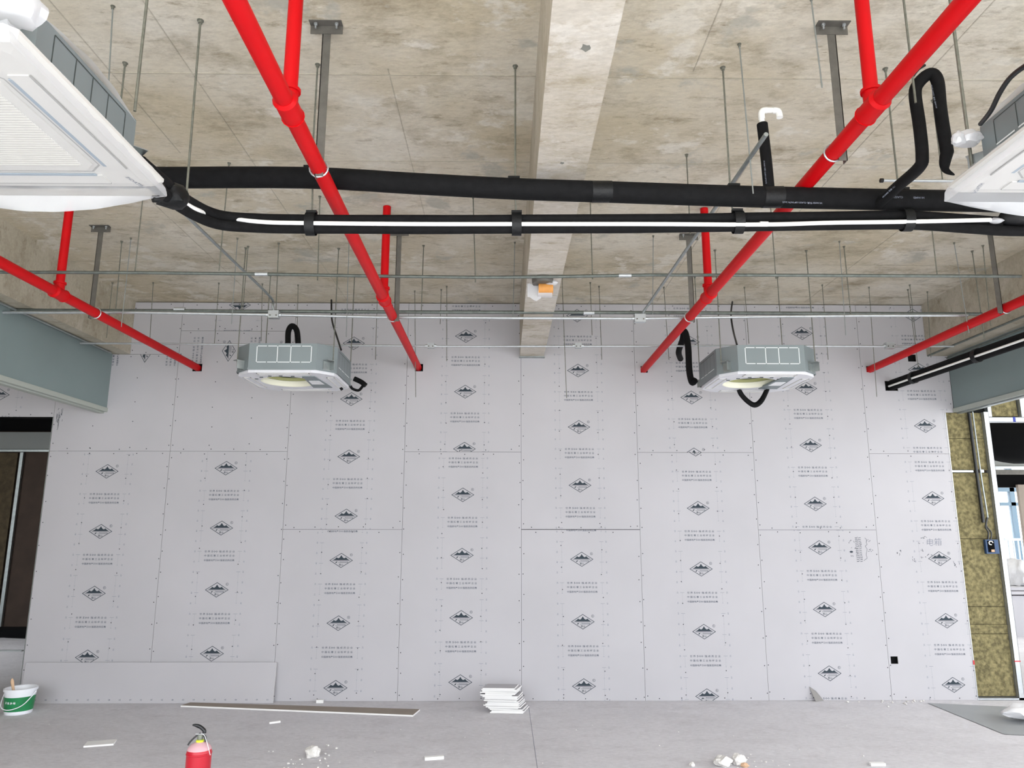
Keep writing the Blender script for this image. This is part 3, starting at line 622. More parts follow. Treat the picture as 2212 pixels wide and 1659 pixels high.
# black drain loop up to the right-hand near unit
LP = [(1898, 440, YP-.02), (1940, 402, 3.25), (1985, 362, 3.0), (1992, 335, 2.97), (1986, 270, 2.97), (1977, 205, 2.97), (1984, 180, 2.97), (2008, 160, 2.96), (2025, 175, 2.95), (2032, 240, 2.95), (2046, 330, 2.95)]
lp = arc([uY(*q) for q in LP], 6)
tl_ = thing('drain_loop', uY(1985, 300, 2.97).to_tuple(), 'black insulated drain hose looping up beside the wrapped right-hand unit', 'pipe')
MB().tube(lp, .0265, 16).build('insulation', 'rubber', tl_, smooth=True)
hk = arc([uY(2046, 328, 2.95), uY(2041, 352, 2.95), uY(2044, 368, 2.95), uY(2062, 378, 2.95)], 5)
MB().tube(hk, [.0265-.024*(i/(len(hk)-1))**1.6 for i in range(len(hk))], 12).build('cut_end', 'rubber', tl_, smooth=True)
MB().tube(arc([uY(1972, 165, 2.94), uY(1984, 150, 2.93), uY(1998, 141, 2.93)], 4), .006, 8).build('cable_tie', 'tape', tl_, smooth=True)
# right-hand wall-side pipe pair
Rw = wall(1926, 832); Rn = uX(2212, 733, Rw.x); dR = (Rw-Rn).normalized()
tr_ = thing('wall_side_pipes', ((Rw+Rn)/2).to_tuple(), 'black insulated pipe pair with white conduit leading into the printed wall by the right beam', 'pipe')
sA, sB = Rn-dR*4, Rw+dR*.05
MB().tube([sA+V((0, 0, .027)), sB+V((0, 0, .027))], .029, 14).build('upper_pipe', 'rubber', tr_, smooth=True)
MB().tube([sA+V((0, 0, -.026)), sB+V((0, 0, -.026))], .029, 14).build('lower_pipe', 'rubber', tr_, smooth=True)
MB().tube([sA+V((-.03, 0, -.012)), Rw+V((-.03, 0, -.012))], .0105, 12).build('white_conduit', 'white_pipe', tr_, smooth=True)
for y in (6.15, 7.15):
    p = Rn+dR*((y-Rn.y)/dR.y); m_ = MB()
    pts = [V((math.cos(2*math.pi*k/20)*.048, 0, math.sin(2*math.pi*k/20)*.062)) for k in range(20)]
    m_.addf([p+q+dR*s for s in (-.03, .03) for q in pts], [(k, (k+1) % 20, 20+(k+1) % 20, 20+k) for k in range(20)]).build('clamp_band', 'tape', tr_, smooth=True, fix=False)
# white sleeve printing on the foam
pr = MB(); yv = YP-.0545
def pipe_print(mb, body, px, py, u, v, ht, Y):
    put_text(mb, body, uY(px, py, Y), u, v, height=ht)
pr = MB(); pipe_print(pr, 'HUAMEI 华美 CLASS1-28*30/76 2m/S', 1733, 438, (-1, 0, .02), (0, .0, -1), .012, YP-.056)
pr.build('sleeve_print', 'ink_ruler', ta, fix=False); pr = MB(); pipe_print(pr, 'HUAMEI', 1985, 427, (-1, 0, 0), (0, 0, -1), .011, YP-.056); pr.build('sleeve_print', 'ink_ruler', ta, fix=False); pr = MB(); pipe_print(pr, 'CLASS1', 1941, 426, (-1, 0, 0), (0, 0, -1), .011, YP-.056)
pr.build('sleeve_print', 'ink_ruler', ta, fix=False); pr = MB(); put_text(pr, 'HUAMEI 华美 CLASS1-28*30/76', uY(1653, 372, YP-.030), (.02, 0, -1), (1, 0, .02), height=.009)
pr.build('sleeve_print', 'ink_ruler', ta, fix=False)
pr = MB(); put_text(pr, 'HUAMEI 华美 CLASS1-22*20', uY(2017, 208, 2.92), (-.10, 0, 1), (-1, 0, -.1), height=.009)
pr.build('sleeve_print', 'ink_ruler', tl_, fix=False); pr = MB(); put_text(pr, 'HUAMEI 华美 CLASS', uY(1922, 412, 3.24), (.55, -.3, .5), (-.5, 0, .6), height=.009)
pr.build('sleeve_print', 'ink_ruler', tl_, fix=False)
# ================================================================== CONDUITS ALONG THE ROOM
def conduit(pts, r, m, label, name='conduit', boxes=(), smooth=True, parts=()):
    pts = [V(p) for p in pts]; mid = pts[len(pts)//2]
    t = thing(name, mid.to_tuple(), label, 'conduit'); MB().tube(pts, r, 10).build('tube', m, t, smooth=smooth)
    for c in parts:
        c = V(c); d = (pts[-1]-pts[0]).normalized(); MB().tube([c-d*.045, c+d*.045], r+.003, 10).build('coupling', 'galv_bright', t, smooth=True)
    return t
def jbox(c, label, s=.042, tilt=0):
    c = V(c); t = thing('junction_box', (c.x, c.y, c.z-s), label, 'junction box')
    MB().box((c.x-s, c.y-.025, c.z-s*.75), (c.x+s, c.y+.025, c.z+s*.75)).build('box_body', 'galv_bright', t)
    MB().tube([(c.x-s-.02, c.y, c.z), (c.x-s, c.y, c.z)], .014, 10).build('hub', 'galv_bright', t); MB().tube([(c.x+s, c.y, c.z), (c.x+s+.02, c.y, c.z)], .014, 10).build('hub', 'galv_bright', t)
    for dx in (-.6, .6): MB().tube([(c.x+s*dx, c.y-.03, c.z-.01), (c.x+s*dx, c.y-.025, c.z-.01)], .006, 8).build('screw', 'steel_angle', t)
C1 = [uY(px, py, 5.02) for px, py in ((0, 588), (300, 589), (560, 592), (850, 597), (1030, 599), (1180, 598), (1400, 594), (1650, 594), (2025, 592), (2205, 591))]
conduit([V((-5.5, 5.02, 3.405))]+[V((p.x, p.y, min(p.z, 3.418))) for p in C1], .0115, 'zinc_dark', 'greenish grey conduit crossing under the beam just behind the black pipes', parts=(uY(565, 592, 5.02), uY(1350, 595, 5.02)))
C2 = [uY(px, py, 5.95) for px, py in ((0, 664), (380, 669), (850, 674), (1250, 675), (1650, 672), (2120, 672))]
conduit([V((-6, 5.95, 3.41))]+[V((p.x, p.y, min(p.z, 3.415))) for p in C2], .0145, 'zinc_dark', 'dark upper conduit of the close pair before the printed wall', parts=(uY(388, 668, 5.95), uY(1272, 676, 5.95)))
C3 = [uY(px, py, 5.86) for px, py in ((0, 675), (300, 675), (590, 680), (820, 685), (1110, 687), (1380, 688), (1650, 684), (1850, 682), (2090, 681))]
conduit([V((-6, 5.86, 3.36))]+C3, .0115, 'galv_bright', 'shiny lower conduit of the close pair before the printed wall')
C4 = [uY(px, py, 6.93) for px, py in ((280, 742), (600, 745), (960, 748), (1250, 748), (1600, 747), (1900, 748), (2060, 748))]
C4 = [V((-4.09, 6.93, C4[0].z))]+C4
conduit(C4, .0095, 'galv_bright', 'thin bright conduit with two cast boxes close to the printed wall')
jbox(uY(592, 680, 5.855), 'junction box where the left diagonal conduit meets the shiny conduit'); jbox(uY(1382, 688, 5.855), 'junction box where the right diagonal conduit meets the shiny conduit', .045)
jbox(uY(931, 747, 6.93), 'small junction box on the thin conduit left of the beam', .032); jbox(uY(1249, 747, 6.93), 'small junction box on the thin conduit right of the beam', .032); jbox(uY(1921, 747, 6.93), 'small junction box on the thin conduit beside the right red pipe', .04)
# diagonal (room-deep) conduits
dl0, dl1 = uX(372, 436, -1.935), uY(583, 640, 5.80)
conduit(arc([dl0, dl0+(dl1-dl0)*.5, dl1, uY(589, 660, 5.84), uY(592, 674, 5.85)], 5), .0105, 'galv', 'pale conduit running deep from the left near unit to a junction box')
dr0 = uZ(1655, 290, 3.385); dr1 = uY(1391, 672, 5.80)
conduit(arc([dr0, dr0+(dr1-dr0)*.5, dr1, uY(1384, 683, 5.85)], 4), .0105, 'galv', 'open-ended conduit running deep from the white vent elbow to a junction box')
h0 = uY(1906, 390, 3.75); hc_ = conduit([h0, V((h0.x+.65, 3.75, h0.z))], .008, 'galv_bright', 'short bright tube held level behind the right-hand wrapped unit')
MB().tube([h0-V((.012, 0, 0)), h0+V((.004, 0, 0))], .012, 10).build('end_cap', 'tape', hc_)
conduit([(4.47, 2, 3.425), (4.46, 7.12, 3.425), (4.40, 7.4, 3.40)], .010, 'zinc_dark', 'conduit running along the lower edge of the right beam')
conduit([(4.66, 2, 3.40), (4.66, 7.5, 3.40)], .010, 'zinc_dark', 'conduit running under the right beam beside the grey panel')
conduit([(-4.07, 2, 3.415), (-4.07, 7.45, 3.415)], .010, 'galv', 'conduit running under the left beam along the grey panel')
# ================================================================== THREADED RODS
ROD = {}
def rod(p0, p1, r=.004, fam='plain', top_nut=True, m='rod'):
    a, b = V(p0), V(p1)
    lab, grp = {
        'plain': ('thin bare threaded rod hanging free from the slab by the far conduits', 'free threaded rods'),
        'c1': ('threaded rod carrying the greenish grey conduit', 'rods of the greenish grey conduit'),
        'c2': ('threaded rod carrying the dark upper conduit before the printed wall', 'rods of the dark upper conduit'),
        'c3': ('threaded rod carrying the shiny lower conduit before the printed wall', 'rods of the shiny lower conduit'),
        'c4': ('threaded rod carrying the thin bright conduit close to the printed wall', 'rods of the thin bright conduit'),
        'drain': ('threaded rod from the slab to a clamp on the single black drain pipe', 'rods of the black drain pipe'),
        'pair': ('short threaded rod between the black drain pipe and the paired pipes below', 'short rods between the black pipes'),
        'acl': ('threaded rod holding the bare unit beside the left red pipe', 'rods of the left bare unit'),
        'acr': ('threaded rod holding the bare unit beside the right red pipe', 'rods of the right bare unit'),
        'nearl': ('thick threaded rod holding the plastic-wrapped unit on the left', 'rods of the left wrapped unit'),
        'nearr': ('thick threaded rod holding the plastic-wrapped unit on the right', 'rods of the right wrapped unit'),
        'bend': ('threaded rod clamping the bend of the paired black pipes by the left wrapped unit', None),
        'loop': ('threaded rod tied to the top of the black drain loop', None),
        'cd': ('threaded rod clipped to a diagonal pale conduit', 'rods of the diagonal conduits'),
        'rp': ('threaded rod carrying the black pipes beside the right grey panel', 'rods of the wall-side pipes')}[fam]
    t = thing('threaded_rod', b.to_tuple(), lab, 'rod', grp)
    ROD.setdefault(fam, []).append((b.x, b.y, t))
    MB().tube([a, b], r, 8).build('shaft', m, t, smooth=True)
    if top_nut: MB().tube([a-V((0, 0, .016)), a-V((0, 0, .004)), a-V((0, 0, .003)), a], [r*1.9, r*1.9, r*3, r*3], 8).build('anchor', 'rod', t)
    return t
def rp(tx, ty, bx, by, fam='plain', r=.004, m='rod'):
    a = uZ(tx, ty, ZC); b = uY(bx, by, a.y); return rod(a, b, r, fam, m=m)
def ry(bx, by, Y, fam, r=.004, m='rod', tx=None, ty=None):
    b = uY(bx, by, Y); a = V((b.x, Y, ZC)); return rod(a, b, r, fam, m=m)
# single drain pipe
for tx, px in ((1115, 1113), (1560, 1577), (1905, 1940), (677, 671), (251, 240)):
    a = uZ(tx, 143 if tx != 251 else 133, ZC); p = uY(px, 400, YP); rod((p.x, YP, ZC), (p.x, YP, zA(p.x)+.055), .0048, 'drain')
for px, qx in ((674, 677), (1113, 1115), (1580, 1584), (1945, 1950)):
    p = uY(px, 450, YP+.03); rod((p.x, YP+.02, zA(p.x)-.05), (p.x+.004, YP+.02, 3.195), .0045, 'pair', top_nut=False)
rp(433, 44, 402, 430, 'bend', .0055); rp(244, 13, 234, 190, 'plain', .0035, 'galv'); rp(1597, 95, 1627, 418, 'cd', .0035, 'galv')['label'] = 'thin rod clipped to the open-ended diagonal conduit by the vent elbow'
a = uZ(1752, -5, ZC); rod(a, uY(1776, 189, a.y), .0035, 'plain', m='galv')
rp(495, 352, 473, 585, 'cd')['label'] = 'thin rod clipped to the diagonal conduit coming from the left wrapped unit'; rp(1483, 334, 1491, 506, 'plain')
ry(291, 240, 2.62, 'nearl', .006); ry(2101, 370, 2.66, 'nearr', .0065); ry(1978, 222, 2.90, 'loop', .005)
rod((uY(2036, 390, 3.75).x, 3.75, ZC), uY(2036, 388, 3.75), .0035, 'plain')
# greenish conduit
for tx, ty, bx, by in ((691, 424, 686, 606), (1022, 425, 1027, 610), (1275, 432, 1280, 603)): rp(tx, ty, bx, by, 'c1')
ry(1676, 602, 5.03, 'c1'); ry(2025, 597, 5.03, 'c1'); ry(291, 592, 5.03, 'c1')
for tx, ty, bx, by in ((915, 530, 910, 680), (1823, 532, 1838, 680), (263, 521, 250, 668), (536, 532, 524, 672), (602, 525, 596, 672), (2123, 530, 2140, 704)): rp(tx, ty, bx, by, 'c2')
for tx, ty, bx, by in ((754, 519, 748, 728), (1112, 523, 1108, 690), (1411, 509, 1410, 679), (1813, 521, 1827, 724), (283, 514, 262, 706), (513, 514, 500, 700), (2061, 524, 2093, 719)): rp(tx, ty, bx, by, 'c3', .0032, 'galv')
for tx, ty, bx, by in ((965, 618, 965, 780), (896, 628, 898, 858), (1214, 600, 1224, 860), (1294, 618, 1300, 777), (1434, 620, 1445, 777), (473, 611, 463, 745), (331, 610, 323, 745), (815, 643, 811, 777), (1776, 615, 1789, 777), (1877, 620, 1894, 857), (644, 615, 641, 745)): rp(tx, ty, bx, by, 'c4', .0034)
for tx, ty, bx, by in ((243, 610, 230, 730), (567, 613, 564, 737), (1608, 620, 1618, 742), (1275, 610, 1279, 724), (1965, 615, 1979, 735), (2003, 630, 2011, 772), (953, 625, 951, 700), (1961, 625, 1984, 795)): rp(tx, ty, bx, by, 'plain', .0034)
rp(2100, 542, 2127, 735, 'rp')
# bare far units' rods
for Xr in ((-1.435, 6.03), (-2.235, 6.03), (-1.435, 6.72), (-2.235, 6.72)): rod((Xr[0], Xr[1], ZC), (Xr[0], Xr[1], 2.99), .0045, 'acl')
for Xr in ((1.827, 6.03), (2.623, 6.03), (1.827, 6.72), (2.623, 6.72)): rod((Xr[0], Xr[1], ZC), (Xr[0], Xr[1], 2.99), .0045, 'acr')
left_bare, right_bare = 'bare unit left of the beam', 'bare unit right of the beam'
NTH = ['first', 'second', 'third', 'fourth', 'fifth', 'sixth', 'seventh', 'eighth', 'ninth', 'tenth', 'eleventh', 'twelfth']
for fam, what in (('c1', 'greenish grey conduit'), ('c2', 'dark upper conduit'), ('c3', 'shiny lower conduit'), ('c4', 'thin bright conduit')):
    for i, (x, y, t) in enumerate(sorted(ROD[fam], key=lambda q: q[0])): t['label'] = NTH[i]+' threaded rod from the left edge beam, carrying the '+what
for fam, what in (('drain', 'threaded rod from the left wrapped unit, clamping the single black drain pipe'), ('pair', 'short rod from the left wrapped unit, between drain pipe and paired pipes')):
    for i, (x, y, t) in enumerate(sorted(ROD[fam], key=lambda q: q[0])): t['label'] = NTH[i]+' '+what
for fam, cxu, sd, what in (('acl', -1.835, 1, left_bare), ('acr', 2.225, -1, right_bare)):
    for x, y, t in ROD[fam]: t['label'] = 'rod at the %s corner %s the red pipe, %s' % ('wall-side' if y > 6.4 else 'room-side', 'next to' if (x-cxu)*sd > 0 else 'away from', what)
# ================================================================== CEILING CASSETTE UNITS
def octagon(cx, cy, h, c, z): return [V((cx+a, cy+b, z)) for a, b in ((-h+c, -h), (h-c, -h), (h, -h+c), (h, h-c), (h-c, h), (-h+c, h), (-h, h-c), (-h, -h+c))]
def casing(t, cx, cy, z0, z1, h=.42, c=.14):
    m = MB(); oo = octagon(cx, cy, h, c, 0); m.addf([p+V((0, 0, z)) for z in (z0, z1) for p in oo], [(k, (k+1) % 8, 8+(k+1) % 8, 8+k) for k in range(8)]+[tuple(range(8, 16))]); m.build('casing', 'ac_case', t)
    m = MB(); e = .0015; oo = octagon(cx, cy, h+.003, c, 0)
    m.addf([p+V((0, 0, z)) for z in (z0, z0+.018) for p in oo], [(k, (k+1) % 8, 8+(k+1) % 8, 8+k) for k in range(8)]); m.build('flange', 'ac_case', t, fix=False)
    def fr(side, a0, a1, b0, b1, mb, tk=.004):
        def P(a, b):
            if side == 'f': return V((cx+a, cy-h-e, b))
            if side == 'b': return V((cx-a, cy+h+e, b))
            if side == 'r': return V((cx+h+e, cy+a, b))
            return V((cx-h-e, cy-a, b))
        mb.addf([P(a0, b0), P(a1, b0), P(a1, b1), P(a0, b1)], [(0, 1, 2, 3)])
    zz0, zz1 = z0+(z1-z0)*.30, z1-(z1-z0)*.12
    for sd in 'fb':
        mb = MB()
        for xx in (-.215, -.045, .065, .235): fr(sd, xx-.003, xx+.003, zz0, zz1, mb)
        for xa, xb in ((-.21, -.135), (-.125, -.05), (-.04, .06), (.07, .145), (.155, .23)):
            fr(sd, xa, xb, zz1, zz1+.006, mb); fr(sd, xa, xb, zz0-.006, zz0, mb)
        mb.build('knockout_slots', 'ac_slot', t, fix=False)
    for sd in 'lr':
        mb = MB()
        for xx in (-.22, -.10, .0, .10, .22): fr(sd, xx-.002, xx+.002, zz0, zz1, mb)
        fr(sd, -.22, .22, zz1, zz1+.004, mb); mb.build('knockout_slots', 'slot_dark', t, fix=False)
        mb = MB()
        for xa, xb in ((-.22, -.12), (-.1, 0), (.02, .21)): fr(sd, xa, xb, zz0-.006, zz0, mb)
        mb.build('bright_slots', 'ac_slot', t, fix=False)
def brackets(t, cx, cy, z, h=.42, c=.14):
    for sx, sy in ((-1, -1), (1, -1), (-1, 1), (1, 1)):
        p = V((cx+sx*(h-c/2), cy+sy*(h-c/2), z)); o_ = V((sx, sy, 0)).normalized(); q = V((-o_.y, o_.x, 0))
        MB().obox(p+o_*.003+V((0, 0, .03)), q*.035, o_*.002, (0, 0, .04)).obox(p+o_*.035+V((0, 0, .066)), q*.03, o_*.035, (0, 0, .002)).obox(p+o_*.035+V((0, 0, .03))+q*.03, q*.002, o_*.03, (0, 0, .035)).build('mounting_bracket', 'galv', t)
def bare_unit(cx, cy, z0, z1, label):
    t = thing('cassette_air_conditioner', (cx, cy, z0), label, 'air conditioner', 'bare ceiling cassettes before the printed wall')
    casing(t, cx, cy, z0, z1); brackets(t, cx, cy, z0+.02)
    # white foam drain pan with round fan mouth: annulus between octagon and circle
    h, c = .412, .137; n = 48; zb = z0-.022; mc = V((cx-.06, cy-.02, 0)); rm = .23
    oc = octagon(cx, cy, h, c, zb); m = MB(); outer = []; inner = []
    for k in range(n):
        a = 2*math.pi*k/n; d = V((math.cos(a), math.sin(a), 0)); best = 9
        for i in range(8):
            p, q = oc[i]-V((mc.x, mc.y, zb)), oc[(i+1) % 8]-V((mc.x, mc.y, zb)); e = q-p; den = d.x*e.y-d.y*e.x
            if abs(den) < 1e-9: continue
            s = (p.x*e.y-p.y*e.x)/den; u = (p.x*d.y-p.y*d.x)/den
            if s > 0 and -1e-6 <= u <= 1.000001: best = min(best, s)
        outer.append(mc+d*best+V((0, 0, zb))); inner.append(mc+d*rm+V((0, 0, zb)))
    rim = [p+V((0, 0, .03)) for p in outer]
    m.addf(outer+inner+rim, [(k, (k+1) % n, n+(k+1) % n, n+k) for k in range(n)]+[(k, (k+1) % n, 2*n+(k+1) % n, 2*n+k) for k in range(n)])
    m.build('drain_pan', 'foam', t)
    MB().addf([mc+V((math.cos(2*math.pi*k/n)*r, math.sin(2*math.pi*k/n)*r, zb+dz)) for r, dz in ((rm, 0), (rm-.010, .005), (rm-.020, .025), (rm-.026, .047)) for k in range(n)], [(i*n+k, i*n+(k+1) % n, (i+1)*n+(k+1) % n, (i+1)*n+k) for i in range(3) for k in range(n)]).build('fan_mouth', 'fan_cream', t, smooth=True)
    MB().lathe([(rm-.024, .049), (rm-.024, .078)], mc+V((0, 0, zb)), 32, cap=False).build('fan_wheel', 'fan_green', t, smooth=True, fix=False); MB().lathe([(rm-.02, .08), (rm-.02, .16), (.02, .16)], mc+V((0, 0, zb)), 32).build('fan_chamber', 'slot_dark', t, smooth=True)
    for k in range(18):
        a = 2*math.pi*k/18; d = V((math.cos(a), math.sin(a), 0)); MB().obox(mc+d*(rm-.085)+V((0, 0, zb+.12)), d*.025, V((-d.y, d.x, 0))*.002, (0, 0, .03)).build('fan_blade', 'fan_green', t)
    # control box plate over the right part
    MB().prism([V((cx+.13, cy-.28, 0)), V((cx+.235, cy-.28, 0)), V((cx+.27, cy+.22, 0)), V((cx+.10, cy+.22, 0))], (0, 0, zb-.006), (0, 0, zb+.01)).build('control_cover', 'ac_case', t)
    cc_ = t.children[-1] if t.children[-1].name.startswith('control') else [c for c in t.children if c.name.startswith('control')][0]
    MB().prism([V((cx+.14, cy-.1, 0)), V((cx+.23, cy-.1, 0)), V((cx+.24, cy+.05, 0)), V((cx+.13, cy+.05, 0))], (0, 0, zb-.008), (0, 0, zb-.0055)).build('instruction_label', 'bag_white', cc_)
    for sx, sy, lx, ly in ((0, -.355, .22, .035), (0, .355, .22, .035), (-.355, 0, .035, .22), (.355, 0, .035, .22)):
        m = MB(); a, b = cx+sx, cy+sy
        m.box((a-lx, b-ly, zb-.004), (a+lx, b-ly+.008, zb+.01)).box((a-lx, b+ly-.008, zb-.004), (a+lx, b+ly, zb+.01)).box((a-lx, b-ly, zb-.004), (a-lx+.008, b+ly, zb+.01)).box((a+lx-.008, b-ly, zb-.004), (a+lx, b+ly, zb+.01)); m.build('outlet_lip', 'panel_white', t)
    for i in range(7):
        a = -2.6+i*.36; p = mc+V((math.cos(a), math.sin(a), 0))*(rm+.04)+V((0, 0, zb-.002)); MB().box(p-V((.014, .006, .003)), p+V((.014, .006, .003))).build('clip', 'slot_dark', t)
    return t
bare_unit(-1.835, 6.375, 2.915, 3.14, 'bare grey ceiling cassette hung left of the left red pipe by the wall')
bare_unit(2.225, 6.375, 2.915, 3.14, 'bare grey ceiling cassette hung right of the right red pipe by the wall')
# hoses and cables of the bare units
def hose(pts, r, label, cat='hose', m='rubber', name='black_hose', n=6): return tag(MB().tube(arc(pts, n), r, 12).build(name, m, smooth=True), label, cat)
hose([uY(622, 742, 6.83), uY(623, 716, 6.83), uY(631, 704, 6.83), uY(641, 714, 6.84), uY(644, 742, 6.85)], .027, 'black hose looping above the bare unit on the left')
hose([uY(716, 648, 7.4), uY(717, 690, 7.2), uY(727, 725, 7.0), uY(737, 756, 6.8)], .009, 'black power cable dropping to the bare unit on the left', 'cable', 'black_plastic', 'power_cable')
hose([uY(765, 818, 6.9), uY(780, 825, 6.9), uY(790, 833, 6.9)], .024, 'stubby black valve body beside the bare unit on the left', 'hose')
hose([uY(785, 832, 6.9), uY(775, 843, 6.85), uY(762, 840, 6.8), uY(757, 834, 6.78)], .013, 'short curved black hose under the bare unit on the left')
hose([uY(740, 838, 6.6), uY(735, 841, 6.6)], .016, 'black connector tips under the bare unit on the left')
hose([uY(1470, 775, 7.5), uY(1466, 760, 7.2), uY(1474, 735, 6.95), uY(1479, 716, 6.85), uY(1486, 745, 6.82), uY(1489, 800, 6.80), uY(1495, 826, 6.78), uY(1502, 820, 6.74)], .030, 'thick black drain hose bent over beside the bare unit on the right')
hose([uY(1582, 652, 7.4), uY(1579, 680, 7.2), uY(1584, 715, 7.0), uY(1592, 745, 6.7)], .009, 'black power cable dropping to the bare unit on the right', 'cable', 'black_plastic', 'power_cable')
hose([uY(1595, 842, 6.62), uY(1600, 853, 6.62), uY(1614, 868, 6.62), uY(1630, 877, 6.62), uY(1645, 868, 6.62), uY(1657, 845, 6.62), uY(1659, 838, 6.62)], .016, 'lower black tube hanging in a loop under the bare unit on the right')
hose([uY(1598, 842, 6.66), uY(1606, 855, 6.66), uY(1620, 868, 6.66), uY(1632, 872, 6.66), uY(1644, 862, 6.66), uY(1655, 842, 6.66)], .014, 'upper black tube hanging in a loop under the bare unit on the right')
# near units, panels on, wrapped in plastic
def wrapped_unit(cx, cy, zp, z1, label, side):
    t = thing('cassette_air_conditioner', (cx, cy, zp), label, 'air conditioner', 'plastic-wrapped ceiling cassettes')
    casing(t, cx, cy, zp+.04, z1, .42, .12); brackets(t, cx, cy, zp+.06, .42, .12)
    h = .475
    def rr(hh, c, z): return octagon(cx, cy, hh, c, z)
    m = MB(); rings = [rr(h-.012, .03, zp+.042), rr(h, .028, zp+.034), rr(h, .028, zp+.022), rr(h-.02, .03, zp+.006), rr(h-.06, .03, zp)]
    m.addf([p for r in rings for p in r], [(i*8+k, i*8+(k+1) % 8, (i+1)*8+(k+1) % 8, (i+1)*8+k) for i in range(4) for k in range(8)]+[tuple(range(8)), tuple(range(39, 31, -1))]); m.build('fascia_panel', 'panel_white', t)
    for dx, dy in ((1, 0), (-1, 0), (0, 1), (0, -1)):
        u, v = V((dx, dy, 0)), V((-dy, dx, 0)); c = V((cx, cy, zp-.002))+u*.375
        m = MB(); m.obox(c, v*.29, u*.032, (0, 0, .003)); av = m.build('air_vane', 'panel_white', t)
        MB().obox(c-u*.036+V((0, 0, -.0015)), v*.27, u*.0065, (0, 0, .002)).build('vane_gap', 'vane_blue', av)
        MB().obox(c+u*.034+V((0, 0, -.0015)), v*.29, u*.0025, (0, 0, .002)).build('vane_line', 'line_grey', av)
    g = MB(); hg = .30
    oc_ = octagon(cx, cy, hg+.02, .05, zp-.0005); ic_ = octagon(cx, cy, hg+.015, .05, zp-.0005)
    g.addf(oc_+ic_, [(k, (k+1) % 8, 8+(k+1) % 8, 8+k) for k in range(8)]); g.build('grille_outline', 'line_grey', t, fix=False)
    ig = MB().prism(octagon(cx, cy, hg, .045, 0), (0, 0, zp-.005), (0, 0, zp+.001)).build('intake_grille', 'panel_white', t)
    sl = MB()
    for i in range(34):
        y = cy-.255+i*.0155; sl.box((cx-.26, y-.0035, zp-.0085), (cx+.26, y+.0035, zp-.004))
    sl.build('grille_slats', 'panel_white', ig)['kind'] = 'stuff'
    b = MB(); put_text(b, 'HITACHI', (cx+.385*(1 if side > 0 else -1), cy+.405, zp-.0012), (-.25*side, -1, 0) if side > 0 else (.25, 1, 0), (1, -.25, 0) if side > 0 else (-1, .25, 0), height=.017); b.build('brand_lettering', 'ink_ruler', t, fix=False)
    # plastic sheet: follows the fascia from below, sags at the far edge, gathers up along the side
    n = 44; R_ = 8; N = 4*n
    def edge(k):
        e = k//n; f = (k % n)/n*2-1; return ((1, f), (-f, 1), (-1, -f), (f, -1))[e]
    vs = []
    for j in range(5):
        for k in range(N):
            ux, uy = edge(k); nv = noise.noise(V((ux*5, uy*5, j*.8+cx))); q = .55+.1125*j
            vs.append(V((cx+ux*h*q, cy+uy*h*q, zp-.010-.004*j+.003*nv)))
    m = MB(); m.addf(vs, [(j*N+k, j*N+(k+1) % N, (j+1)*N+(k+1) % N, (j+1)*N+k) for j in range(4) for k in range(N)]); m.build('clear_film', 'film_thin', t, smooth=True, fix=False)
    vs = []
    for j in range(R_):
        for k in range(N):
            ux, uy = edge(k); nv = noise.noise(V((ux*6, uy*6, j*.5+cx))); q = j/(R_-1); far = max(0., (uy-.80)/.20)
            out = 1.0+.012*math.sin(q*3.1)+.012*nv*q
            p = V((cx+ux*h*(out-.075*q), cy+uy*h*(out-.05*q), zp-.026+.085*q+.022*nv*q*(1 if abs(ux) > .9 else .5)))
            p.z -= far*.085*math.sin(min(1., q*1.6)*3.14)*max(.0, math.cos(ux*1.45)); p.y += far*.03*math.sin(q*3.14)
            vs.append(p)
    m = MB(); m.addf(vs, [(j*N+k, j*N+(k+1) % N, (j+1)*N+(k+1) % N, (j+1)*N+k) for j in range(R_-1) for k in range(N)])
    m.build('plastic_wrap', 'film', t, smooth=True, fix=False)
    # film over the top edge of the casing
    m = MB(); vs = []; n2 = 24
    for j in range(5):
        for i in range(n2+1):
            yy = cy-.30+.60*i/n2; q = j/4; nv = noise.noise(V((yy*7, q*3, cx)))
            vs.append(V((cx-side*.0+ (1 if side > 0 else -1)*(.28+.14*q+.022*q*math.sin(3.14*i/n2)), yy, z1+.012+.045*math.sin(3.14*i/n2)*(1-q*.7)-.035*q*(.5+.5*nv))))
    m.addf(vs, [(j*(n2+1)+i, j*(n2+1)+i+1, (j+1)*(n2+1)+i+1, (j+1)*(n2+1)+i) for j in range(4) for i in range(n2)])
    m.build('top_film', 'film_dense', t, smooth=True, fix=False)
    return t
wl = wrapped_unit(-1.835, 2.29, 2.955, 3.158, 'white ceiling cassette wrapped in plastic left of the left red pipe', 1)
wr_ = wrapped_unit(2.27, 2.30, 2.955, 3.158, 'white ceiling cassette wrapped in plastic right of the right red pipe', -1)
MB().rock(uY(28, 12, 1.86)-V((0, 0, .05)), (.085, .07, .065), 5, 3).build('plastic_bundle', 'film_dense', wl, smooth=True)
MB().rock(uY(2090, 312, 2.60), (.055, .04, .03), 6, 3).build('plastic_knot', 'film_dense', wr_, smooth=True)
MB().rock(uY(2072, 312, 2.58), (.022, .02, .03), 8, 3).build('plastic_knot', 'film_dense', wr_, smooth=True)
m = MB(); vs = []
for j in range(9):
    for i in range(9):
        a, b = i/8, j/8; px = 2045+85*a; py = 330+75*b-20*a; vs.append(uY(px, py, 3.05-.25*a+.02*noise.noise(V((i*.5, j*.5, 1)))))
m.addf(vs, [(j*9+i, j*9+i+1, (j+1)*9+i+1, (j+1)*9+i) for j in range(8) for i in range(8)]); m.build('loose_film', 'film_thin', wr_, smooth=True, fix=False)
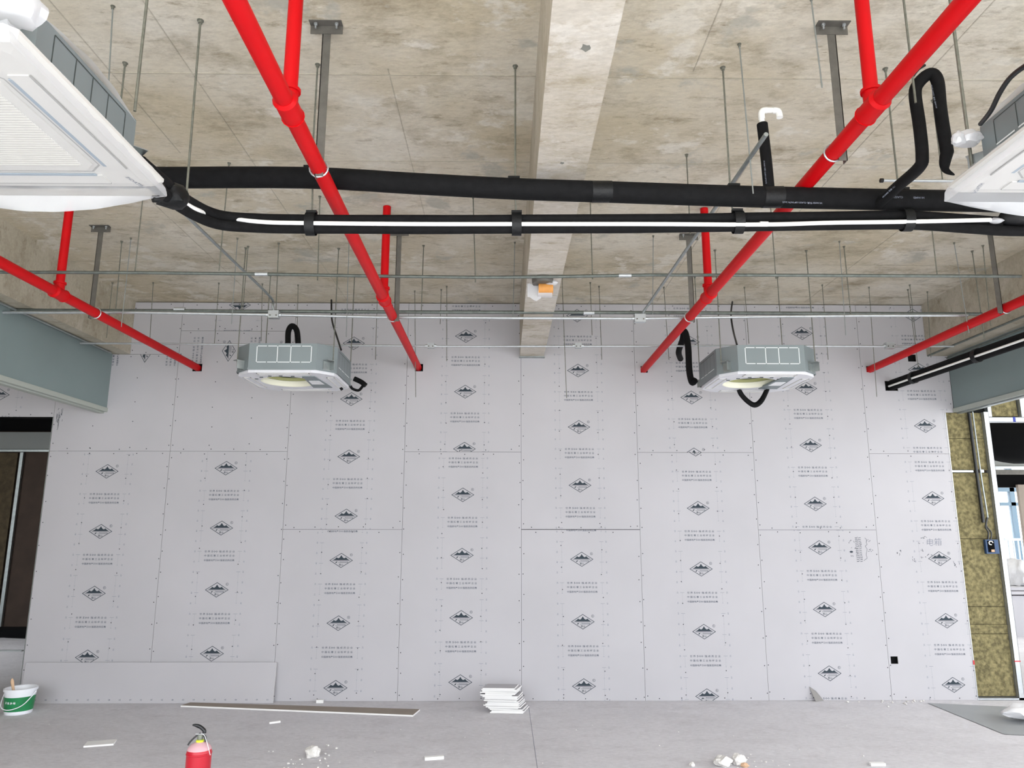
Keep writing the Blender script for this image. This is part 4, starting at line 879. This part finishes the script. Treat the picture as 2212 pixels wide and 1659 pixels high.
hose([uY(2118, 268, 2.50), uY(2140, 240, 2.40), uY(2160, 200, 2.30), uY(2185, 165, 2.2), uY(2225, 135, 2.1)], .0085, 'dark blue power cable arching out of the plastic-wrapped unit on the right', 'cable', 'black_plastic', 'power_cable')
# ================================================================== LIGHT TAPED UNDER THE BEAM
c = uZ(1172, 604, 3.41); 
tt = thing('wrapped_detector', (c.x, c.y, 3.33), 'orange device in a torn white plastic bag fixed under the concrete beam', 'detector')
MB().lathe([(.075, 0), (.078, .02), (.078, .045)], (c.x, c.y-.02, 3.37), 24).build('mounting_base', 'steel_angle', tt, smooth=True)
m = MB(); m.tube([(c.x-.03, c.y+.01, 3.345), (c.x+.075, c.y+.01, 3.345)], .042, 16); m.build('orange_body', 'orange', tt, smooth=True)
m = MB(); m.tube([(c.x-.035, c.y+.03, 3.33), (c.x+.07, c.y+.03, 3.33)], .045, 14); m.build('white_cup', 'film_dense', tt, smooth=True)
m = MB(); vs = []
for j in range(7):
    for i in range(7): vs.append(V((c.x-.11+.10*i/6-.0*j, c.y+.02+.012*noise.noise(V((i, j, 3))), 3.385-.13*j/6*(1-.25*abs(i-4)/4)+.01*noise.noise(V((i*.8, j*.8, 0))))))
m.addf(vs, [(j*7+i, j*7+i+1, j*7+i+8, j*7+i+7) for j in range(6) for i in range(6)]); m.build('torn_bag', 'film_dense', tt, smooth=True, fix=False)
MB().rock(V((c.x+.06, c.y-.02, 3.36)), (.045, .03, .025), 3).build('bag_knot', 'film_dense', tt, smooth=True)
# ================================================================== FLOOR THINGS
# leaning strip of gypsum board
t = thing('leaning_board', (-3.4, 7.5, 0), 'long narrow strip of gypsum board leaning on its edge against the wall', 'board')
lb0, lb1 = V((-4.60, 7.505, 0)), V((-2.195, 7.505, 0)); upv = V((0, .045, .362)); nn = V((0, -.992, .123))*.011
m = MB(); P8 = [lb0, lb1, lb1+upv, lb0+upv]; m.addf([p+nn for p in P8]+P8, [(0, 1, 2, 3)]); m.cur = 1; m.addf([p+nn for p in P8]+P8, [(7, 6, 5, 4), (0, 4, 5, 1), (1, 5, 6, 2), (2, 6, 7, 3), (3, 7, 4, 0)]); m.build('board', ['gypsum', 'gypsum_core'], t)
m = MB()
for i, num in enumerate((20, 30, 40, 50, 60, 10, 20, 30, 40, 50, 60, 10, 20, 30, 40, 50, 60, 10, 20, 30, 40, 50, 60, 10)):
    put_text(m, str(num), lb0+V((.05+.1*i, 0, 0))+upv*.085+nn*1.03, (-1, 0, 0), -upv.normalized(), height=.015)
m.build('printed_ruler', 'ink_soft', t, fix=False)
# strip lying on the floor
a, b, c_ = uZ(390, 1527, 0), uZ(892, 1548, 0), uZ(907, 1535, 0); d_ = a+(c_-b); d_.y = min(d_.y, 7.485)
m = MB(); q4 = [V((p.x, p.y, .0)) for p in (a, b, c_, d_)]; h_ = V((0, 0, .013))
m.addf([p+h_ for p in q4], [(0, 1, 2, 3)]); m.cur = 1; m.addf(q4+[p+h_ for p in q4], [(3, 2, 1, 0), (0, 1, 5, 4), (1, 2, 6, 5), (2, 3, 7, 6), (3, 0, 4, 7)])
tag(m.build('board_offcut', ['gypsum_brown', 'gypsum_core']), 'long brown-backed board offcut lying flat on the floor before the wall', 'board')
# stack of cut pieces
rng = random.Random(11); z = 0; sx = [(.0, .0), (.01, -.01), (-.005, .0), (-.035, .005), (-.03, .0), (-.045, .02), (-.045, .0), (-.03, -.005), (-.035, .0), (-.06, .0), (-.05, .01), (-.055, .0), (-.06, .005), (-.10, .0), (-.06, .0), (-.085, .0), (-.07, .0), (-.07, .0), (-.08, -.01)]
ORD = ['bottom board piece']+[w_+' board piece from the bottom' for w_ in 'second third fourth fifth sixth seventh eighth ninth tenth eleventh twelfth thirteenth fourteenth fifteenth sixteenth seventeenth eighteenth'.split()]+['topmost board piece']
for i, (dx, dy) in enumerate(sx):
    cxp, cyp = .035+dx+.02, 7.20+dy; ang = -.10+rng.uniform(-.03, .03); l = .285+rng.uniform(-.02, .04); wd = .20+rng.uniform(-.015, .02)
    u, v = V((math.cos(ang), math.sin(ang), 0)), V((-math.sin(ang)+.15, math.cos(ang), 0)); th = .0108
    m = MB(); tilt = V((0, 0, 0)); cc = V((cxp, cyp, z+th/2)); m.obox(cc, u*l/2, v*wd/2, (0, 0, th/2)); m.mi = [1, 1, 0, 0, 0, 0]
    o = tag(m.build('board_piece', ['gypsum_core', 'gypsum'], fix=False), ORD[i] + ' in the pile of cut gypsum pieces against the wall', 'board', 'pile of cut board pieces'); z += th+.0004
# bucket
bc = uZ(36, 1541, 0); bc = V((bc.x, bc.y+.02, 0)); bk = thing('paint_bucket', bc.to_tuple(), 'white plastic paint bucket with a green label, brush handle sticking out', 'bucket')
m = MB(); m.lathe([(.105, 0), (.108, .004), (.126, .195), (.135, .196), (.136, .215), (.130, .218), (.122, .214), (.118, .19), (.10, .02)], bc, 40, cap=False); m.lathe([(.105, 0), (.0, .0)], bc, 40, cap=False); m.build('pail', 'bucket_white', bk, smooth=True)
m = MB(); m.lathe([(.1128, .03), (.1238, .15)], bc, 40, cap=False); lb_ = m.build('label', 'label_green', bk, smooth=True, fix=False)
m = MB()
for i, ch in enumerate('环保净味'):
    a = -1.57+(i-1.5)*.22-.1; d = V((math.cos(a), math.sin(a), 0)); put_text(m, ch, bc+d*.1212+V((0, 0, .105)), (-d.y, d.x, 0), (0, 0, 1), height=.020)
m.build('label_lettering', 'bucket_white', lb_, fix=False)
MB().lathe([(.1102, .012), (.1118, .026)], bc, 40, cap=False).build('label_stripe', 'bucket_white', bk, smooth=True, fix=False)
MB().tube(arc([bc+V((-.138, 0, .185)), bc+V((-.10, -.10, .08)), bc+V((.0, -.15, .055)), bc+V((.10, -.11, .09)), bc+V((.139, 0, .185))], 8), .004, 8).build('bail_handle', 'bucket_white', bk, smooth=True)
MB().lathe([(.1178, .12), (.0, .12)], bc, 40, cap=False).build('paint_surface', 'paint_rim', bk, fix=False)
tag(MB().tube([bc+V((-.06, .02, .12)), bc+V((-.075, .0, .22)), bc+V((-.082, -.01, .27)), bc+V((-.084, -.012, .295))], [.010, .012, .015, .006], 10).build('brush_handle', 'wood', smooth=True), 'pale wooden brush handle standing in the paint bucket', 'brush')
# extinguisher
ex = V((-1.685, 4.42, 0)); t = thing('fire_extinguisher', ex.to_tuple(), 'dusty red fire extinguisher with black lever standing on the floor', 'extinguisher')
MB().lathe([(.060, 0), (.066, .006), (.066, .40), (.0685, .402), (.0685, .408), (.066, .41), (.064, .425)], ex, 40).build('cylinder', 'ext_red', t, smooth=True); cy_ = t.children[0]
MB().lathe([(.064, .425), (.060, .436), (.045, .452), (.024, .462), (.020, .464)], ex, 40).build('dusty_shoulder', 'dust_pink', t, smooth=True)
MB().lathe([(.021, .462), (.022, .470), (.018, .474)], ex, 24).build('safety_ring', 'yellow_ring', t, smooth=True)
MB().lathe([(.013, .474), (.016, .480), (.016, .500), (.010, .503)], ex, 20).build('valve_body', 'valve', t, smooth=True)
MB().tube(arc([ex+V((-.045, -.01, .552)), ex+V((-.03, -.008, .551)), ex+V((-.005, 0, .540)), ex+V((.018, 0, .522)), ex+V((.02, 0, .508))], 5), [.003+.007*min(1, i/8) for i in range(21)], 10).build('lever', 'black_plastic', t, smooth=True)
MB().tube(arc([ex+V((.0, 0, .508)), ex+V((-.02, -.012, .495)), ex+V((-.045, -.02, .470)), ex+V((-.056, -.025, .452))], 5), .0045, 8).build('carry_handle', 'black_plastic', t, smooth=True)
MB().tube(arc([ex+V((.016, 0, .498)), ex+V((.028, -.005, .49)), ex+V((.034, -.006, .465))], 5), .006, 8).build('hose_stub', 'black_plastic', t, smooth=True)
MB().tube([ex+V((.012, -.01, .508)), ex+V((.032, -.02, .498)), ex+V((.055, -.03, .455)), ex+V((.069, -.02, .40))], .0016, 6).build('seal_string', 'bucket_white', t, smooth=True)
MB().tube([ex+V((-.022, -.012, .505)), ex+V((.026, -.012, .505))], .003, 6).build('safety_pin', 'galv_bright', t, smooth=True)
def on_cyl(deg, z): a = math.radians(deg); return ex+V((.0668*math.cos(a), .0668*math.sin(a), z)), V((-math.sin(a), math.cos(a), 0))
m = MB(); p, u = on_cyl(-92, .325); put_text(m, 'LG', p, u, (0, 0, 1), height=.020); p, u = on_cyl(-91, .308); m.obox(p, u*.018, (0, .0003, 0), (0, 0, .0015)); m.build('brand_mark', 'bucket_white', cy_, fix=False)
m = MB()
for d0, d1, z0, z1 in ((-160, -128, .326, .331), (-131, -128, .20, .33)):
    n = 8; m.addf([on_cyl(d0+(d1-d0)*i/n, z)[0] for z in (z0, z1) for i in range(n+1)], [(i, i+1, n+2+i, n+1+i) for i in range(n)])
m.addf([on_cyl(-160+26*i/8, z)[0] for z in (.24, .275) for i in range(9)], [(i, i+1, 10+i, 9+i) for i in range(8)]); p, u = on_cyl(-145, .30); put_text(m, '灭火', p, u, (0, 0, 1), height=.02); m.build('label_frame', 'bucket_white', cy_, fix=False)
# offcuts, stones, crumbs
def chip(px0, py0, px1, py1, wd, th, label, name='board_chip', m='gypsum_core'):
    a, b = uZ(px0, py0, 0), uZ(px1, py1, 0); d = (b-a); u = d/2; v = V((-d.y, d.x, 0)).normalized()*wd/2
    mb = MB().obox((a+b)/2+v+V((0, 0, th/2)), u, v, (0, 0, th/2)); return tag(mb.build(name, m), label, 'offcut')
chip(180, 1615, 245, 1610, .13, .012, 'pale square offcut lying near the paint bucket')
chip(582, 1564, 606, 1561, .02, .014, 'small white chip between the extinguisher and the long offcut')
chip(918, 1643, 959, 1640, .035, .020, 'white stick-like chip on open floor before the pile of cut pieces')
chip(1882, 1655, 1914, 1655, .035, .018, 'white chip before the right part of the printed wall')
tag(MB().box((-1.785, 7.50, 0), (-1.72, 7.53, .028)).build('board_chip', 'gypsum_core'), 'tiny white block standing at the foot of the wall', 'offcut')
def stone(px, py, r, seed, label, m='stone'):
    p = uZ(px, py, 0); return tag(MB().rock((p.x, p.y, 0), r, seed, 3).build('rubble_stone', m), label, 'stone')
stone(675, 1636, (.055, .05, .045), 1, 'chalky rubble lump on the open floor right of the extinguisher')
stone(1562, 1655, (.058, .05, .040), 2, 'broad white stone of the pair on the floor')
stone(1596, 1652, (.045, .045, .042), 3, 'narrower white stone of the pair on the floor')
stone(1609, 1657, (.028, .02, .016), 4, 'tan chip touching the narrower white stone', 'tan')
stone(1495, 1655, (.02, .018, .015), 5, 'little round pebble left of the pair of white stones')
cr = MB(); rng = random.Random(2)
def crumbs(px, py, sx, sy, n, r0, r1):
    for i in range(n):
        p = uZ(px+rng.gauss(0, sx), py+rng.gauss(0, sy), 0)
        if p.y > D-.03: p.y = D-.03
        if (-3.2 < p.x < -.6 and p.y > 6.8) or (-.3 < p.x < .35 and p.y > 6.9) or p.x > 3.95 and p.y < 7.5: continue
        r = rng.uniform(r0, r1); cr.rock((p.x, p.y, 0), (r, r, r*.7), i, 1)
crumbs(660, 1648, 30, 8, 22, .003, .010); crumbs(1960, 1518, 45, 4, 40, .004, .013); crumbs(1620, 1640, 50, 14, 20, .003, .008); crumbs(1100, 1590, 420, 40, 50, .002, .006); crumbs(720, 1620, 20, 10, 6, .006, .012)
o = cr.build('plaster_crumbs', 'stone'); tag(o, 'white plaster crumbs scattered over the floor', 'crumbs', kind='stuff')
# grey film standing in for floor shade, and plastic sacks, at the right foot of the wall
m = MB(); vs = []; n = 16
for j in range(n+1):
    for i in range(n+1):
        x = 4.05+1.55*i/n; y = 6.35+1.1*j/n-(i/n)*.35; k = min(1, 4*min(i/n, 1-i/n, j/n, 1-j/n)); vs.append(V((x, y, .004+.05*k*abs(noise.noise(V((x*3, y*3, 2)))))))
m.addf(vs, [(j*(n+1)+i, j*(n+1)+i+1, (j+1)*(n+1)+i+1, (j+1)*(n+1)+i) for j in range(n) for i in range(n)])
tag(m.build('shade_sheet', mat('shade_grey', '989b9d', .6) and 'shade_grey', smooth=True), 'crumpled grey sheet standing in for shade on the floor by the rock wool', 'sheet')
tag(MB().rock((4.55, 6.72, .03), (.22, .12, .07), 2, 3).build('plastic_bag', 'bag_white', smooth=True), 'flattened white plastic bag on the grey shade sheet', 'bag')
tag(MB().rock((4.72, 5.62, .0), (.30, .20, .14), 6, 3).build('plastic_bag', 'bag_white', smooth=True), 'bulky white plastic bag before the grey shade sheet', 'bag')
# saw-cut line across the floor
MB().box((.235, 2, -.001), (.239, 7.4, .0006)).build('screed_joint', 'ink_ruler', fl)
